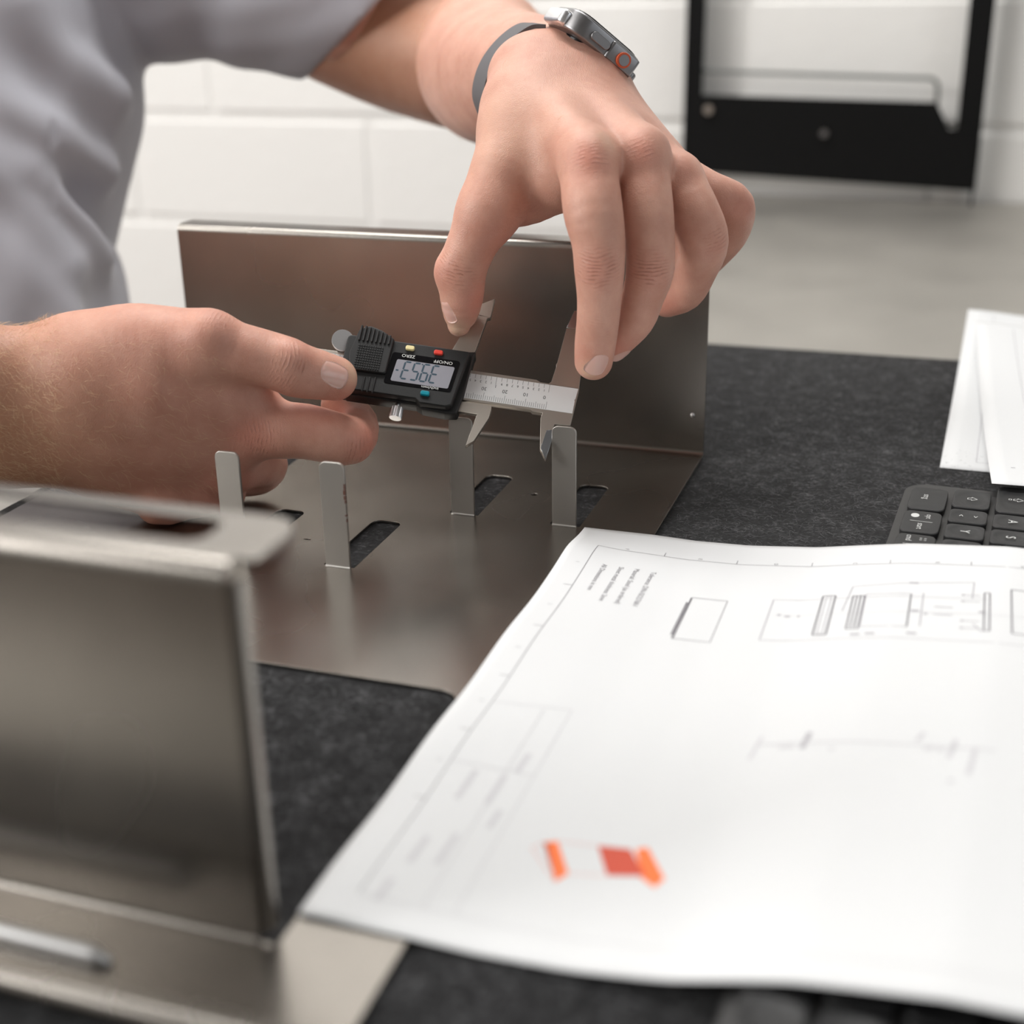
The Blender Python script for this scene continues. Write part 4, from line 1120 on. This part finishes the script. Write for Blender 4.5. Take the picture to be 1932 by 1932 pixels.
# ---------------------------------------------------------------- wrist watch
wdir = np.array([-.27, -.36, .893]); wdir /= np.linalg.norm(wdir)                 # along the forearm, camera space
wa = np.array([.80, .585, .0]); wa -= wdir*(wa@wdir); wa /= np.linalg.norm(wa)
wn = np.cross(wa, wdir); 
if wn[1] > 0: wn = -wn
wt = tag(empty('wrist_watch', tuple(to_world(cs(1110, 100, .672)))), 'grey metal smart watch with orange crown ring on the far wrist', 'watch')
def wbox(name, c_, la, ln, lw, mat, bev, parent=wt, rad=None):
    """box with centre c_ (camera mm) and sizes along wa, wn, wdir"""
    outl = round_poly([(-la/2, -lw/2), (la/2, -lw/2), (la/2, lw/2), (-la/2, lw/2)], [rad or bev*2]*4, 6)
    me = extrude_outline(outl, [], ln, bev, 3); me.transform(Matrix.Translation((0, 0, ln/2)))
    co = np.empty(len(me.vertices)*3, np.float32); me.vertices.foreach_get('co', co); co = co.reshape(-1, 3)
    p = c_+co[:, :1]*wa+co[:, 1:2]*wdir+co[:, 2:3]*wn
    me.vertices.foreach_set('co', to_world(p).astype(np.float32).ravel()); me.update()
    o = put(me, name, mat, parent); me.shade_smooth()
    try: me.set_sharp_from_angle(angle=math.radians(35))
    except Exception: pass
    return o
WC = cs(1110, 88, .672)+wn*2.2-wdir*3.5
wbox('watch_case', WC, 43, 10.5, 40, M_TITAN, 1.4, rad=10)
wbox('watch_glass', WC+wn*5.6, 37, 1.2, 34, M_GLASS, .5, rad=8)
wbox('case_back', WC-wn*6.6, 31, 3.5, 30, M_GLASS, 1.0, rad=12)
def wdisc(name, c_, ax, r, h, mat, n=32, parent=wt, knurl=0):
    return disc(name, tuple(to_world(c_)), tuple(np.asarray(ax) @ R), r, h, mat, n, knurl, parent)
side = -wdir
cr0 = WC+wa*10.5+side*21.0-wn*.6
wdisc('crown', cr0+side*2.0, side, 3.7, 3.0, M_ORING)
wdisc('crown_face', cr0+side*2.3, side, 2.7, 1.2, M_TITAN)
wbx = WC-wa*4.0+side*20.3-wn*.3
outl = round_poly([(-5.6, -2.2), (5.6, -2.2), (5.6, 2.2), (-5.6, 2.2)], [2.1]*4, 6)
me = extrude_outline(outl, [], 2.0, .4)
co = np.empty(len(me.vertices)*3, np.float32); me.vertices.foreach_get('co', co); co = co.reshape(-1, 3)
me.vertices.foreach_set('co', to_world(wbx+co[:, :1]*wa+co[:, 1:2]*wn+(co[:, 2:3]+1.2)*side).astype(np.float32).ravel()); me.update()
put(me, 'side_button', M_TITAN, wt)
wbox('lug', WC-wa*22.0-wn*1.2, 6, 7.5, 27, M_CHROME, 1.6)
wbox('lug', WC+wa*21.5-wn*3.5, 5, 6.5, 27, M_TITAN, 1.2)
wbox('guard', WC+wa*10.0+side*20.0-wn*.4, 17, 9, 3.0, M_TITAN, .8)
def strap(name, path, wd=23, th=2.0):
    """path of camera-space centres at the near edge; the band runs back along the forearm"""
    Pn = [np.array(p) for p in path]; V_ = []; Q_ = []
    for i, p in enumerate(Pn):
        t_ = Pn[min(i+1, len(Pn)-1)]-Pn[max(i-1, 0)]; t_ /= np.linalg.norm(t_)
        nn = np.cross(t_, wdir); nn /= np.linalg.norm(nn)
        for a, b in ((0, .5), (1, .5), (1, -.5), (0, -.5)): V_.append(p+wdir*wd*a+nn*th*b)
    for i in range(len(Pn)-1):
        for k in range(4): Q_.append((i*4+k, i*4+(k+1) % 4, i*4+4+(k+1) % 4, i*4+4+k))
    Q_.append((3, 2, 1, 0)); e = (len(Pn)-1)*4; Q_.append((e, e+1, e+2, e+3))
    o = put(raw_mesh(name, np.array(V_), Q_), name, M_STRAP, wt); o.data.set_sharp_from_angle(angle=math.radians(40)); return o
A = cs(1024, 58, .664); B = cs(916, 168, .664)
def sp(pts_, n=6):
    pts_ = [np.array(p) for p in pts_]; out = []
    ex = [2*pts_[0]-pts_[1]]+pts_+[2*pts_[-1]-pts_[-2]]
    for i in range(1, len(ex)-2):
        for k in range(n):
            t_ = k/n; a, b, c_, d = ex[i-1], ex[i], ex[i+1], ex[i+2]
            out.append(.5*((2*b)+(c_-a)*t_+(2*a-5*b+4*c_-d)*t_*t_+(3*b-a-3*c_+d)*t_**3))
    out.append(pts_[-1]); return out
strap('strap', sp([cs(1030, 50, .664), cs(1002, 52, .664), cs(968, 76, .664), cs(938, 112, .665), cs(921, 150, .667), cs(916, 190, .671), cs(930, 232, .678)]))
strap('strap', sp([cs(930, 232, .678), cs(975, 262, .684), cs(1060, 268, .690), cs(1140, 235, .690), cs(1176, 190, .686), cs(1174, 160, .682), cs(1166, 142, .680)]))

#@@MORE
